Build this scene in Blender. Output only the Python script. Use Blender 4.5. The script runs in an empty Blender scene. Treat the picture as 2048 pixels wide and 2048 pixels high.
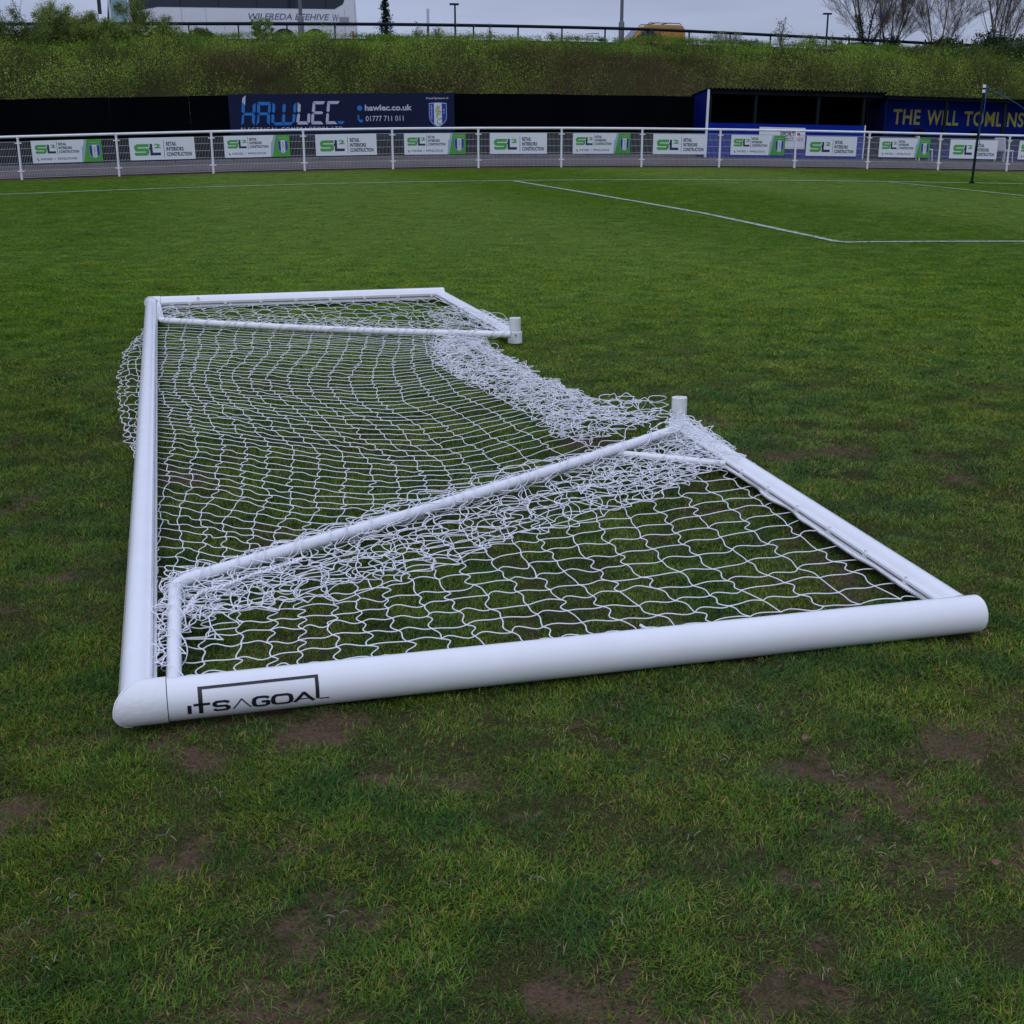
import bpy, bmesh, math, random
import numpy as np
from mathutils import Vector, Matrix

# ------------------------------------------------------------------ camera, world, sun, exposure
S = bpy.context.scene
COL = S.collection
CAM_H, PITCH, FPX = 1.23, math.radians(16.9), 2560.0
cam_d = bpy.data.cameras.new('camera')
cam_d.sensor_width = 36.0
cam_d.lens = FPX / 2048 * 36.0
cam_d.clip_start, cam_d.clip_end = 0.05, 3000
cam = bpy.data.objects.new('camera', cam_d)
cam.location = (0, 0, CAM_H)
cam.rotation_euler = (math.pi / 2 - PITCH, 0, 0)
COL.objects.link(cam)
S.camera = cam

SUN_EL, SUN_ROT = math.radians(48), math.radians(200)
world = bpy.data.worlds.new('World')
S.world = world
world.use_nodes = True
wt = world.node_tree
wt.nodes.clear()


def wn(t, **k):
    n = wt.nodes.new(t)
    for a, b in k.items():
        setattr(n, a, b)
    return n


w_out = wn('ShaderNodeOutputWorld')
w_bg = wn('ShaderNodeBackground')
w_bg.inputs['Strength'].default_value = 0.1
w_sky = wn('ShaderNodeTexSky', sky_type='NISHITA', sun_disc=False, sun_elevation=SUN_EL, sun_rotation=SUN_ROT)
w_tc = wn('ShaderNodeTexCoord')
w_sep = wn('ShaderNodeSeparateXYZ')
w_ramp = wn('ShaderNodeMapRange')                 # overcast sky: brighter towards the zenith
w_ramp.inputs['From Min'].default_value = 0.0
w_ramp.inputs['From Max'].default_value = 1.0
w_ramp.inputs['To Min'].default_value = 0.97
w_ramp.inputs['To Max'].default_value = 2.6
w_map = wn('ShaderNodeMapping')
w_map.inputs['Scale'].default_value = (1.0, 1.0, 9.0)
w_noise = wn('ShaderNodeTexNoise')
w_noise.inputs['Scale'].default_value = 3.2
w_noise.inputs['Detail'].default_value = 5
w_cr = wn('ShaderNodeMapRange')
w_cr.inputs['From Min'].default_value = 0.3
w_cr.inputs['From Max'].default_value = 0.72
w_cr.inputs['To Min'].default_value = 0.80
w_cr.inputs['To Max'].default_value = 1.17
w_mul = wn('ShaderNodeMath', operation='MULTIPLY')
w_col = wn('ShaderNodeVectorMath', operation='SCALE')
w_col.inputs[0].default_value = (3.14, 3.60, 5.15)
w_mix = wn('ShaderNodeMix', data_type='RGBA')
w_mix.inputs['Factor'].default_value = 0.93
L = wt.links.new
L(w_tc.outputs['Generated'], w_sep.inputs[0])
L(w_sep.outputs['Z'], w_ramp.inputs['Value'])
L(w_tc.outputs['Generated'], w_map.inputs[0])
L(w_map.outputs[0], w_noise.inputs['Vector'])
L(w_noise.outputs['Fac'], w_cr.inputs['Value'])
L(w_ramp.outputs[0], w_mul.inputs[0])
L(w_cr.outputs[0], w_mul.inputs[1])
L(w_mul.outputs[0], w_col.inputs['Scale'])
L(w_sky.outputs[0], w_mix.inputs['A'])
L(w_col.outputs[0], w_mix.inputs['B'])
L(w_mix.outputs['Result'], w_bg.inputs['Color'])
L(w_bg.outputs[0], w_out.inputs['Surface'])

sun_d = bpy.data.lights.new('sun', 'SUN')
sun_d.energy = 0.5
sun_d.angle = math.radians(25)
sun_d.color = (1.0, 0.95, 0.88)
sun = bpy.data.objects.new('sun', sun_d)
sd = Vector((math.sin(SUN_ROT) * math.cos(SUN_EL), math.cos(SUN_ROT) * math.cos(SUN_EL), math.sin(SUN_EL)))
sun.rotation_euler = sd.to_track_quat('Z', 'Y').to_euler()
COL.objects.link(sun)

S.view_settings.view_transform = 'Standard'
S.view_settings.look = 'None'
S.view_settings.gamma = 1
S.view_settings.use_curve_mapping = False
S.view_settings.exposure = 0.12
S.render.engine = 'CYCLES'
S.cycles.max_bounces = 6
S.cycles.transparent_max_bounces = 8

random.seed(7)
RNG = np.random.default_rng(11)

# ------------------------------------------------------------------ the site's own coordinates
FO = (-12.955, 34.934)                # first fence post; s runs along the fence, d away from the pitch
FA = 0.2535
FU = (math.cos(FA), math.sin(FA))
FN = (-math.sin(FA), math.cos(FA))


def gz(x, y):
    """pitch is gently crowned: it falls away to both sides in the distance"""
    x = np.asarray(x, float)
    y = np.asarray(y, float)
    t = np.clip((y - 9) / 7, 0, 1)
    t = t * t * (3 - 2 * t)
    return -0.4 * np.tanh(0.04736 * x * x / np.maximum(y, 1.0) * t / 0.4)


def SD(s, d, z=0.0, rel=True):
    x = FO[0] + FU[0] * s + FN[0] * d
    y = FO[1] + FU[1] * s + FN[1] * d
    return Vector((x, y, z + (float(gz(x, y)) if rel else 0)))


def G(px, py, z=0.0):
    """the ground point that a spot of the photograph (2048 px) shows"""
    u, v = (px - 1024) / FPX, (py - 1024) / FPX
    dx, dy, dz = u, math.cos(PITCH) - v * math.sin(PITCH), -math.sin(PITCH) - v * math.cos(PITCH)
    t = (z - CAM_H) / dz
    return (dx * t, dy * t, z)


def vnoise(x, y, seed=0):
    x = np.asarray(x, float)
    y = np.asarray(y, float)
    xi, yi = np.floor(x).astype(np.int64), np.floor(y).astype(np.int64)
    fx, fy = x - xi, y - yi
    fx, fy = fx * fx * (3 - 2 * fx), fy * fy * (3 - 2 * fy)

    def h(a, b):
        n = (a * 374761393 + b * 668265263 + seed * 1442695041) & 0xFFFFFFFF
        n = ((n ^ (n >> 13)) * 1274126177) & 0xFFFFFFFF
        return ((n ^ (n >> 16)) & 0xFFFF) / 65535.0
    return (h(xi, yi) * (1 - fx) + h(xi + 1, yi) * fx) * (1 - fy) + (h(xi, yi + 1) * (1 - fx) + h(xi + 1, yi + 1) * fx) * fy


def fbm(x, y, f, seed=0, octv=4):
    a, s, w = 0.0, 0.0, 1.0
    for i in range(octv):
        a = a + w * vnoise(np.asarray(x) * f * 2 ** i + 17.3 * i, np.asarray(y) * f * 2 ** i - 9.1 * i, seed + i)
        s += w
        w *= 0.5
    return a / s


def sstep(a, b, x):
    t = np.clip((np.asarray(x, float) - a) / (b - a), 0, 1)
    return t * t * (3 - 2 * t)


# ------------------------------------------------------------------ materials
MAT = {}


def mat(name, col, rough=0.5, var=0.0, vscale=6.0, bump=0.0, bscale=40.0, metal=0.0, coat=0.0, attr=None,
        col2=None, spec=0.5, sheen=0.0, trans=0.0, double=False):
    m = bpy.data.materials.new(name)
    m.use_nodes = True
    nt = m.node_tree
    b = nt.nodes['Principled BSDF']
    b.inputs['Roughness'].default_value = rough
    b.inputs['Metallic'].default_value = metal
    b.inputs['Specular IOR Level'].default_value = spec
    b.inputs['Coat Weight'].default_value = coat
    c = (*col, 1)
    c2 = (*(col2 if col2 else [max(0, v * (1 - var)) for v in col]), 1)
    src = None
    tc = nt.nodes.new('ShaderNodeNewGeometry')
    if attr:
        a = nt.nodes.new('ShaderNodeAttribute')
        a.attribute_name = attr
        src = a.outputs['Color']
        if var > 0:
            n = nt.nodes.new('ShaderNodeTexNoise')
            n.inputs['Scale'].default_value = vscale
            n.inputs['Detail'].default_value = 3
            nt.links.new(tc.outputs['Position'], n.inputs['Vector'])
            mr = nt.nodes.new('ShaderNodeMapRange')
            mr.inputs['From Min'].default_value = 0.3
            mr.inputs['From Max'].default_value = 0.7
            mr.inputs['To Min'].default_value = 1 - var
            mr.inputs['To Max'].default_value = 1 + var
            nt.links.new(n.outputs['Fac'], mr.inputs['Value'])
            vm = nt.nodes.new('ShaderNodeVectorMath')
            vm.operation = 'SCALE'
            nt.links.new(src, vm.inputs[0])
            nt.links.new(mr.outputs[0], vm.inputs['Scale'])
            src = vm.outputs[0]
    else:
        n = nt.nodes.new('ShaderNodeTexNoise')
        n.inputs['Scale'].default_value = vscale
        n.inputs['Detail'].default_value = 6
        nt.links.new(tc.outputs['Position'], n.inputs['Vector'])
        mr = nt.nodes.new('ShaderNodeMapRange')
        mr.inputs['From Min'].default_value = 0.35
        mr.inputs['From Max'].default_value = 0.7
        nt.links.new(n.outputs['Fac'], mr.inputs['Value'])
        mx = nt.nodes.new('ShaderNodeMix')
        mx.data_type = 'RGBA'
        mx.inputs['A'].default_value = c
        mx.inputs['B'].default_value = c2
        nt.links.new(mr.outputs[0], mx.inputs['Factor'])
        src = mx.outputs['Result']
    nt.links.new(src, b.inputs['Base Color'])
    if bump > 0:
        n2 = nt.nodes.new('ShaderNodeTexNoise')
        n2.inputs['Scale'].default_value = bscale
        n2.inputs['Detail'].default_value = 4
        nt.links.new(tc.outputs['Position'], n2.inputs['Vector'])
        bp = nt.nodes.new('ShaderNodeBump')
        bp.inputs['Strength'].default_value = bump
        bp.inputs['Distance'].default_value = 0.01
        nt.links.new(n2.outputs['Fac'], bp.inputs['Height'])
        nt.links.new(bp.outputs[0], b.inputs['Normal'])
    if trans > 0:                                      # thin leaves let some light through
        tr = nt.nodes.new('ShaderNodeBsdfTranslucent')
        nt.links.new(src, tr.inputs['Color'])
        ms = nt.nodes.new('ShaderNodeMixShader')
        ms.inputs['Fac'].default_value = trans
        out = nt.nodes['Material Output']
        nt.links.new(b.outputs[0], ms.inputs[1])
        nt.links.new(tr.outputs[0], ms.inputs[2])
        nt.links.new(ms.outputs[0], out.inputs['Surface'])
    MAT[name] = m
    return m


mat('white_enamel', (0.80, 0.80, 0.80), 0.24, var=0.05, vscale=9, bump=0.05, bscale=25, coat=0.25)
mat('white_casting', (0.79, 0.79, 0.78), 0.38, var=0.06, vscale=12, bump=0.15, bscale=90)
mat('white_stub', (0.74, 0.74, 0.71), 0.5, var=0.12, vscale=25, bump=0.2, bscale=60)
mat('net_cord', (0.82, 0.82, 0.84), 0.75, var=0.08, vscale=14)
mat('white_rope', (0.74, 0.75, 0.78), 0.85, var=0.2, vscale=60, bump=0.5, bscale=300)
mat('white_clip', (0.8, 0.8, 0.8), 0.4)
mat('joint_gap', (0.03, 0.03, 0.03), 0.8)
mat('print_black', (0.012, 0.012, 0.016), 0.45)
mat('rust', (0.12, 0.04, 0.03), 0.9, var=0.4, vscale=200)
mat('fence_white', (0.80, 0.80, 0.82), 0.4, var=0.12, vscale=3)
mat('mesh_white', (0.42, 0.43, 0.45), 0.5, var=0.1, vscale=3)
mat('banner_white', (0.72, 0.74, 0.78), 0.5, var=0.05, vscale=3)
mat('banner_green', (0.09, 0.36, 0.04), 0.5, col2=(0.06, 0.27, 0.05), vscale=2.5)
mat('banner_pale', (0.33, 0.42, 0.50), 0.5)
mat('logo_green', (0.07, 0.33, 0.06), 0.5)
mat('logo_navy', (0.015, 0.025, 0.075), 0.5)
mat('text_dark', (0.025, 0.03, 0.05), 0.5)
mat('crest_blue', (0.008, 0.035, 0.30), 0.5)
mat('crest_white', (0.62, 0.66, 0.72), 0.5)
mat('crest_yellow', (0.36, 0.40, 0.10), 0.5)
mat('crest_rim', (0.30, 0.42, 0.60), 0.5)
mat('board_black', (0.0022, 0.0030, 0.0045), 0.7, var=0.5, vscale=0.5, spec=0.01)
mat('board_navy', (0.013, 0.018, 0.052), 0.6, var=0.15, vscale=2, spec=0.08)
mat('sign_blue', (0.006, 0.16, 0.50), 0.5)
mat('sign_white', (0.46, 0.48, 0.58), 0.5)
mat('dugout_blue', (0.002, 0.012, 0.22), 0.5, col2=(0.002, 0.030, 0.28), vscale=0.7, spec=0.08)
mat('dugout_side_blue', (0.0015, 0.007, 0.10), 0.6, var=0.2, vscale=1.2, spec=0.05)
mat('dugout_dark_blue', (0.0015, 0.005, 0.05), 0.6, var=0.3, vscale=1.2, spec=0.05)
mat('dugout_inside', (0.0022, 0.0022, 0.003), 0.9, spec=0.02)
mat('roof_dark', (0.007, 0.010, 0.011), 0.7, var=0.4, vscale=2, spec=0.12)
mat('post_green', (0.005, 0.012, 0.013), 0.6, spec=0.12)
mat('letter_yellow', (0.62, 0.56, 0.09), 0.6, var=0.12, vscale=4)
mat('path_grit', (0.090, 0.068, 0.058), 0.9, col2=(0.05, 0.038, 0.030), vscale=1.5, bump=0.5, bscale=20)
mat('kerb', (0.20, 0.19, 0.21), 0.9, var=0.3, vscale=3)
mat('line_paint', (0.50, 0.52, 0.50), 0.9)
mat('coach_white', (0.74, 0.75, 0.78), 0.3, var=0.06, vscale=1.0, coat=0.3)
mat('coach_lower', (0.54, 0.55, 0.60), 0.35)
mat('coach_text', (0.12, 0.14, 0.22), 0.4)
mat('glass_dark', (0.012, 0.02, 0.035), 0.12)
mat('glass_pale', (0.25, 0.40, 0.42), 0.15)
mat('grille_grey', (0.30, 0.31, 0.36), 0.5)
mat('tyre', (0.012, 0.012, 0.013), 0.8)
mat('wheel_rim', (0.25, 0.25, 0.27), 0.4, metal=0.6)
mat('van_yellow', (0.44, 0.22, 0.045), 0.4, var=0.06, vscale=2)
mat('van_black', (0.02, 0.02, 0.022), 0.5)
mat('tail_red', (0.45, 0.02, 0.02), 0.3)
mat('car_white', (0.6, 0.62, 0.66), 0.3)
mat('rail_dark', (0.005, 0.012, 0.020), 0.6, var=0.3, vscale=1, spec=0.15)
mat('pole_grey', (0.13, 0.14, 0.17), 0.5, var=0.2, vscale=1)
mat('pole_white', (0.55, 0.56, 0.60), 0.5)
mat('asphalt', (0.05, 0.05, 0.052), 0.9, var=0.2, vscale=2)
mat('bank_soil', (0.030, 0.040, 0.012), 1.0, col2=(0.035, 0.028, 0.015), vscale=0.5, bump=0.8, bscale=6, spec=0.0)
mat('bark', (0.125, 0.098, 0.075), 0.9, var=0.4, vscale=3)
mat('bark_rust', (0.16, 0.085, 0.03), 0.9, var=0.4, vscale=3)
mat('leaf_attr', (1, 1, 1), 0.8, attr='col', trans=0.2, spec=0.03)
mat('blue_sign', (0.03, 0.06, 0.20), 0.5)
mat('rope_blue', (0.01, 0.09, 0.35), 0.6)
mat('dead_leaf', (0.22, 0.11, 0.065), 0.8, var=0.4, vscale=80)
mat('straw', (0.30, 0.26, 0.19), 0.9, var=0.3, vscale=60)


# ------------------------------------------------------------------ object helpers
def tag(o, label=None, cat=None, group=None, kind=None):
    if label: o['label'] = label
    if cat: o['category'] = cat
    if group: o['group'] = group
    if kind: o['kind'] = kind
    return o


def thing(name, loc, rz=0.0, label=None, cat=None, group=None):
    o = bpy.data.objects.new(name, None)
    o.empty_display_size = 0.1
    o.location = loc
    o.rotation_euler = (0, 0, rz)
    COL.objects.link(o)
    return tag(o, label, cat, group)


class MB:
    def __init__(self):
        self.v, self.f = [], []

    def add(self, vs, fs):
        n = len(self.v)
        self.v += [tuple(p) for p in vs]
        self.f += [tuple(i + n for i in q) for q in fs]
        return self

    def box(self, x0, x1, y0, y1, z0, z1):
        vs = [(x, y, z) for z in (z0, z1) for y in (y0, y1) for x in (x0, x1)]
        return self.add(vs, [(0, 2, 3, 1), (4, 5, 7, 6), (0, 1, 5, 4), (2, 6, 7, 3), (0, 4, 6, 2), (1, 3, 7, 5)])

    def tube(self, pts, r, n=8, caps=True):
        pts = [Vector(p) for p in pts]
        rs = r if isinstance(r, (list, tuple)) else [r] * len(pts)
        rings = []
        ref = None
        for i, p in enumerate(pts):
            t = (pts[min(i + 1, len(pts) - 1)] - pts[max(i - 1, 0)]).normalized()
            if ref is None:
                ref = Vector((0, 0, 1)) if abs(t.z) < 0.9 else Vector((1, 0, 0))
            a = (ref - t * ref.dot(t)).normalized()
            ref = a
            b = t.cross(a)
            rings.append([p + (a * math.cos(2 * math.pi * k / n) + b * math.sin(2 * math.pi * k / n)) * rs[i] for k in range(n)])
        vs = [q for rg in rings for q in rg]
        fs = []
        for i in range(len(pts) - 1):
            for k in range(n):
                k2 = (k + 1) % n
                fs.append((i * n + k, i * n + k2, (i + 1) * n + k2, (i + 1) * n + k))
        if caps:
            fs.append(tuple(reversed(range(n))))
            fs.append(tuple((len(pts) - 1) * n + k for k in range(n)))
        return self.add(vs, fs)

    def prism(self, poly, y0, y1):
        """poly in (x,z); extruded along y"""
        n = len(poly)
        vs = [(x, y0, z) for x, z in poly] + [(x, y1, z) for x, z in poly]
        fs = [tuple(range(n)), tuple(reversed(range(n, 2 * n)))]
        fs += [(k, k + n, (k + 1) % n + n, (k + 1) % n) for k in range(n)]
        return self.add(vs, fs)

    def flat(self, poly, y):
        return self.add([(x, y, z) for x, z in poly], [tuple(range(len(poly)))])

    def build(self, name, m, parent=None, smooth=False, loc=None, kind=None):
        me = bpy.data.meshes.new(name)
        me.from_pydata(self.v, [], self.f)
        me.materials.append(MAT[m] if isinstance(m, str) else m)
        if smooth:
            me.polygons.foreach_set('use_smooth', [True] * len(me.polygons))
            try:
                me.set_sharp_from_angle(angle=math.radians(40))
            except Exception:
                pass
        me.update()
        o = bpy.data.objects.new(name, me)
        COL.objects.link(o)
        if parent: o.parent = parent
        if loc: o.location = loc
        if kind: o['kind'] = kind
        return o


def np_mesh(name, v, f, mats, parent=None, cols=None, kind=None, mi=None, link=True):
    me = bpy.data.meshes.new(name)
    v = np.asarray(v, np.float32).reshape(-1, 3)
    f = np.asarray(f, np.int32)
    k = f.shape[1]
    me.vertices.add(len(v))
    me.vertices.foreach_set('co', v.ravel())
    me.loops.add(f.size)
    me.loops.foreach_set('vertex_index', f.ravel())
    me.polygons.add(len(f))
    me.polygons.foreach_set('loop_start', np.arange(0, f.size, k, dtype=np.int32))
    for m in mats: me.materials.append(MAT[m] if isinstance(m, str) else m)
    if mi is not None: me.polygons.foreach_set('material_index', np.asarray(mi, np.int32))
    me.update(calc_edges=True)
    if cols is not None:
        a = me.color_attributes.new('col', 'FLOAT_COLOR', 'POINT')
        c = np.ones((len(v), 4), np.float32)
        c[:, :3] = cols
        a.data.foreach_set('color', c.ravel())
    o = bpy.data.objects.new(name, me)
    if link: COL.objects.link(o)
    if parent: o.parent = parent
    if kind: o['kind'] = kind
    return o


def copy_tree(o, parent=None):
    c = o.copy()
    COL.objects.link(c)
    if parent: c.parent = parent
    for ch in list(o.children):
        copy_tree(ch, c)
    return c


TXT = {}


def text_geo(body, bold=0.0, spacing=1.0):
    k = (body, bold, spacing)
    if k not in TXT:
        cu = bpy.data.curves.new('t', 'FONT')
        cu.body = body
        cu.offset = bold
        cu.space_character = spacing
        cu.resolution_u = 3
        ob = bpy.data.objects.new('t', cu)
        me = bpy.data.meshes.new_from_object(ob)
        vs = [(v.co.x, v.co.y) for v in me.vertices]
        fs = [tuple(p.vertices) for p in me.polygons]
        bpy.data.objects.remove(ob)
        bpy.data.meshes.remove(me)
        x0, y0 = min(v[0] for v in vs), min(v[1] for v in vs)
        x1, y1 = max(v[0] for v in vs), max(v[1] for v in vs)
        TXT[k] = ([((a - x0) / (x1 - x0), (b - y0) / (y1 - y0)) for a, b in vs], fs)
    return TXT[k]


def put_text(mb, body, x, z, w, h, y, bold=0.0, spacing=1.0, shear=0.0):
    """lettering in the x-z plane at depth y, box w by h"""
    vs, fs = text_geo(body, bold, spacing)
    mb.add([(x + a * w + shear * b * h, y, z + b * h) for a, b in vs], fs)
    return mb


# ------------------------------------------------------------------ ground with worn soil patches
patches = [(150, 1480, .10), (315, 1490, .12), (640, 1460, .10), (700, 1812, .13), (560, 1690, .06), (1170, 1795, .09), (350, 1740, .05),
           (1580, 1760, .10), (1640, 1870, .06), (1880, 1490, .15), (1660, 1520, .07), (1150, 1440, .06), (620, 1480, .10),
           (1930, 1270, .10), (1640, 1130, .06), (480, 1950, .06), (160, 1840, .07), (1650, 1960, .08), (1110, 1990, .09),
           (80, 1060, .10), (110, 1300, .06), (1850, 1730, .09), (1500, 1650, .05), (1380, 1650, .04), (1800, 1180, .08),
           (1060, 1640, .04), (2000, 1390, .1), (1280, 870, .1), (1430, 840, .15), (1180, 880, .15), (690, 800, .12), (980, 740, .15),
           (1330, 1290, .05), (1480, 1300, .04), (970, 1870, .06), (60, 1500, .06), (1260, 1580, .04), (1990, 1620, .06),
           (400, 1520, .07), (250, 1430, .08), (900, 1560, .05), (740, 1560, .05)]
PW = [(*G(a, b)[:2], r * .72) for a, b, r in patches]


def soil(x, y):
    n = fbm(x, y, 3.1, 3, 4)
    m = fbm(x, y, 0.55, 21, 2)
    s = 0.80 * sstep(0.60, 0.74, n + 0.22 * (m - 0.5) + .25 * (fbm(x, y, 22, 61, 3) - .5))
    # wear is heavier in front of the camera and thins out with distance
    s = s * (0.25 + 0.75 * (1 - sstep(3.5, 7, y))) * (1 - 0.8 * sstep(7, 12, y))
    wob = fbm(x, y, 9.0, 8, 3)
    wob2 = fbm(x, y, 34.0, 18, 2)
    for a, b, r in PW:
        q = np.sqrt(((x - a) * 0.8) ** 2 + ((y - b) * 1.05) ** 2)
        s = np.maximum(s, 0.9 * sstep(1.05, 0.45, q / r + 2.8 * (wob - 0.5) + 1.6 * (wob2 - .5)))
    ds = (np.asarray(x) - FO[0]) * FN[0] + (np.asarray(y) - FO[1]) * FN[1]
    s = np.maximum(s, 0.9 * sstep(-1.0, -0.35, ds + 0.8 * (fbm(x, y, 1.5, 5, 3) - 0.5)))
    return s


def grid_axis(a, b, step, out, growth=1.25):
    core = list(np.arange(a, b, step))
    lo, hi, st = [core[0]], [core[-1]], step
    while lo[-1] > -out:
        st *= growth
        lo.append(lo[-1] - st)
    st = step
    while hi[-1] < out:
        st *= growth
        hi.append(hi[-1] + st)
    return np.array(lo[1:][::-1] + core + hi[1:])


gx = grid_axis(-3.6, 3.6, 0.03, 400, 1.06)
gy_core = np.arange(1.0, 7.5, 0.028)
gy = [gy_core[-1]]
st = 0.028
while gy[-1] < 37.5:
    st = min(st * 1.03, 0.5)
    gy.append(gy[-1] + st)
while gy[-1] < 700:
    st *= 1.15
    gy.append(gy[-1] + st)
gyl = [gy_core[0]]
st = 0.03
while gyl[-1] > -60:
    st *= 1.15
    gyl.append(gyl[-1] - st)
gy = np.array(gyl[1:][::-1] + list(gy_core) + gy[1:])
X, Y = np.meshgrid(gx, gy)
sl = soil(X, Y)
near = 1 - sstep(6, 14, np.hypot(X, Y))
Z = gz(X, Y) + near * ((fbm(X, Y, 5, 31, 4) - 0.5) * 0.030 + (fbm(X, Y, 38, 41, 2) - 0.5) * 0.008 - 0.006 * sl)
nx, ny = len(gx), len(gy)
idx = np.arange(nx * ny).reshape(ny, nx)
F = np.stack([idx[:-1, :-1], idx[:-1, 1:], idx[1:, 1:], idx[1:, :-1]], -1).reshape(-1, 4)
gcol = np.stack([sl.ravel()] * 3, -1)

mg = bpy.data.materials.new('turf')
mg.use_nodes = True
nt = mg.node_tree
bs = nt.nodes['Principled BSDF']
bs.inputs['Roughness'].default_value = 0.95
bs.inputs['Specular IOR Level'].default_value = 0.0


def nd(t, **k):
    n = nt.nodes.new(t)
    for a, b in k.items():
        setattr(n, a, b)
    return n


def noise_node(scale, detail, vec):
    n = nd('ShaderNodeTexNoise')
    n.inputs['Scale'].default_value = scale
    n.inputs['Detail'].default_value = detail
    nt.links.new(vec, n.inputs['Vector'])
    return n.outputs['Fac']


def mixc(fac, a, b, blend='MIX'):
    m = nd('ShaderNodeMix', data_type='RGBA', blend_type=blend)
    if isinstance(fac, (int, float)):
        m.inputs['Factor'].default_value = fac
    else:
        nt.links.new(fac, m.inputs['Factor'])
    for i, v in (('A', a), ('B', b)):
        if isinstance(v, tuple):
            m.inputs[i].default_value = (*v, 1)
        else:
            nt.links.new(v, m.inputs[i])
    return m.outputs['Result']


def ramp(v, a, b, c=0.0, d=1.0):
    m = nd('ShaderNodeMapRange')
    m.inputs['From Min'].default_value = a
    m.inputs['From Max'].default_value = b
    m.inputs['To Min'].default_value = c
    m.inputs['To Max'].default_value = d
    nt.links.new(v, m.inputs['Value'])
    return m.outputs[0]


pos = nd('ShaderNodeNewGeometry').outputs['Position']
mp = nd('ShaderNodeMapping')
mp.inputs['Rotation'].default_value = (0, 0, -FA)
nt.links.new(pos, mp.inputs[0])
sx = nd('ShaderNodeSeparateXYZ')
nt.links.new(mp.outputs[0], sx.inputs[0])
at = nd('ShaderNodeAttribute', attribute_name='col')
GRASS_A, GRASS_B, GRASS_C = (0.040, 0.062, 0.012), (0.058, 0.070, 0.016), (0.030, 0.052, 0.014)
g1 = mixc(ramp(noise_node(0.9, 5, pos), .35, .65), GRASS_A, GRASS_B)
g1 = mixc(ramp(noise_node(0.35, 4, mp.outputs[0]), .4, .65), g1, GRASS_C)
g1 = mixc(ramp(noise_node(55, 3, pos), .3, .7, 0, .65), g1, (0.020, 0.036, 0.010))
g1 = mixc(ramp(noise_node(7, 5, pos), .52, .75, 0, .35), g1, (0.075, 0.095, 0.03))
so = mixc(noise_node(30, 6, pos), (0.085, 0.055, 0.034), (0.165, 0.115, 0.070))
so = mixc(ramp(noise_node(160, 4, pos), .45, .7, 0, .75), so, (0.045, 0.028, 0.022))
g2 = mixc(ramp(noise_node(240, 3, pos), .3, .7), (0.030, 0.040, 0.012), (0.105, 0.090, 0.040))   # thatch and moss between the worn blades
g2 = mixc(ramp(noise_node(420, 2, pos), .45, .75, 0, .8), g2, (0.012, 0.014, 0.006))
g3 = mixc(ramp(noise_node(0.9, 5, pos), .35, .65), (0.068, 0.135, 0.008), (0.096, 0.160, 0.009))
g3 = mixc(ramp(noise_node(14, 6, pos), .45, .65, 0, .75), g3, (0.085, 0.140, 0.020))
g3 = mixc(ramp(noise_node(40, 5, pos), .42, .6, 0, .75), g3, (0.022, 0.070, 0.006))
sw = nd('ShaderNodeMath', operation='SINE')
mm = nd('ShaderNodeMath', operation='MULTIPLY')
mm.inputs[1].default_value = 2 * math.pi / 11.0
nt.links.new(sx.outputs['X'], mm.inputs[0])
nt.links.new(mm.outputs[0], sw.inputs[0])
g3 = mixc(ramp(sw.outputs[0], -0.5, 0.5, 0, .6), g3, (0.130, 0.192, 0.040))
ln = nd('ShaderNodeVectorMath', operation='LENGTH')
nt.links.new(pos, ln.inputs[0])
g2 = mixc(ramp(ln.outputs['Value'], 5.5, 9.5), g2, g3)                # the sward closes up away from the worn goal mouth
wear = nd('ShaderNodeMath', operation='MULTIPLY_ADD')                 # crumbly, broken edge to the bare soil
nt.links.new(noise_node(32, 6, pos), wear.inputs[0])
wear.inputs[1].default_value = 1.5
nt.links.new(at.outputs['Fac'], wear.inputs[2])
nt.links.new(mixc(ramp(wear.outputs[0], 1.0, 1.35), g2, so), bs.inputs['Base Color'])
bmp = nd('ShaderNodeBump')
bmp.inputs['Strength'].default_value = 0.9
bmp.inputs['Distance'].default_value = 0.03
nt.links.new(noise_node(75, 8, pos), bmp.inputs['Height'])
nt.links.new(bmp.outputs[0], bs.inputs['Normal'])
MAT['turf'] = mg
ground = np_mesh('ground', np.stack([X.ravel(), Y.ravel(), Z.ravel()], -1), F, ['turf'], cols=gcol, kind='structure')
ground.data.polygons.foreach_set('use_smooth', [True] * len(ground.data.polygons))
tag(ground, 'green football pitch turf with worn brown soil patches')


# ------------------------------------------------------------------ grass: tufts scattered over the pitch, one object
mgb = bpy.data.materials.new('grass_blades')
mgb.use_nodes = True
nt = mgb.node_tree
bs = nt.nodes['Principled BSDF']
bs.inputs['Roughness'].default_value = 0.6
bs.inputs['Specular IOR Level'].default_value = 0.08
pos = nd('ShaderNodeNewGeometry').outputs['Position']
at = nd('ShaderNodeAttribute', attribute_name='col')
oi = nd('ShaderNodeObjectInfo')
mp = nd('ShaderNodeMapping')
mp.inputs['Rotation'].default_value = (0, 0, -FA)
nt.links.new(pos, mp.inputs[0])
sx = nd('ShaderNodeSeparateXYZ')
nt.links.new(mp.outputs[0], sx.inputs[0])
c = at.outputs['Color']
c = mixc(ramp(noise_node(1.3, 4, pos), .36, .62, 0, .8), c, mixc(1.0, c, (1.22, 1.04, 0.70), 'MULTIPLY'))
c = mixc(ramp(noise_node(4.5, 5, pos), .46, .62, 0, .9), c, mixc(1.0, c, (0.46, 0.66, 0.85), 'MULTIPLY'))
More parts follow.
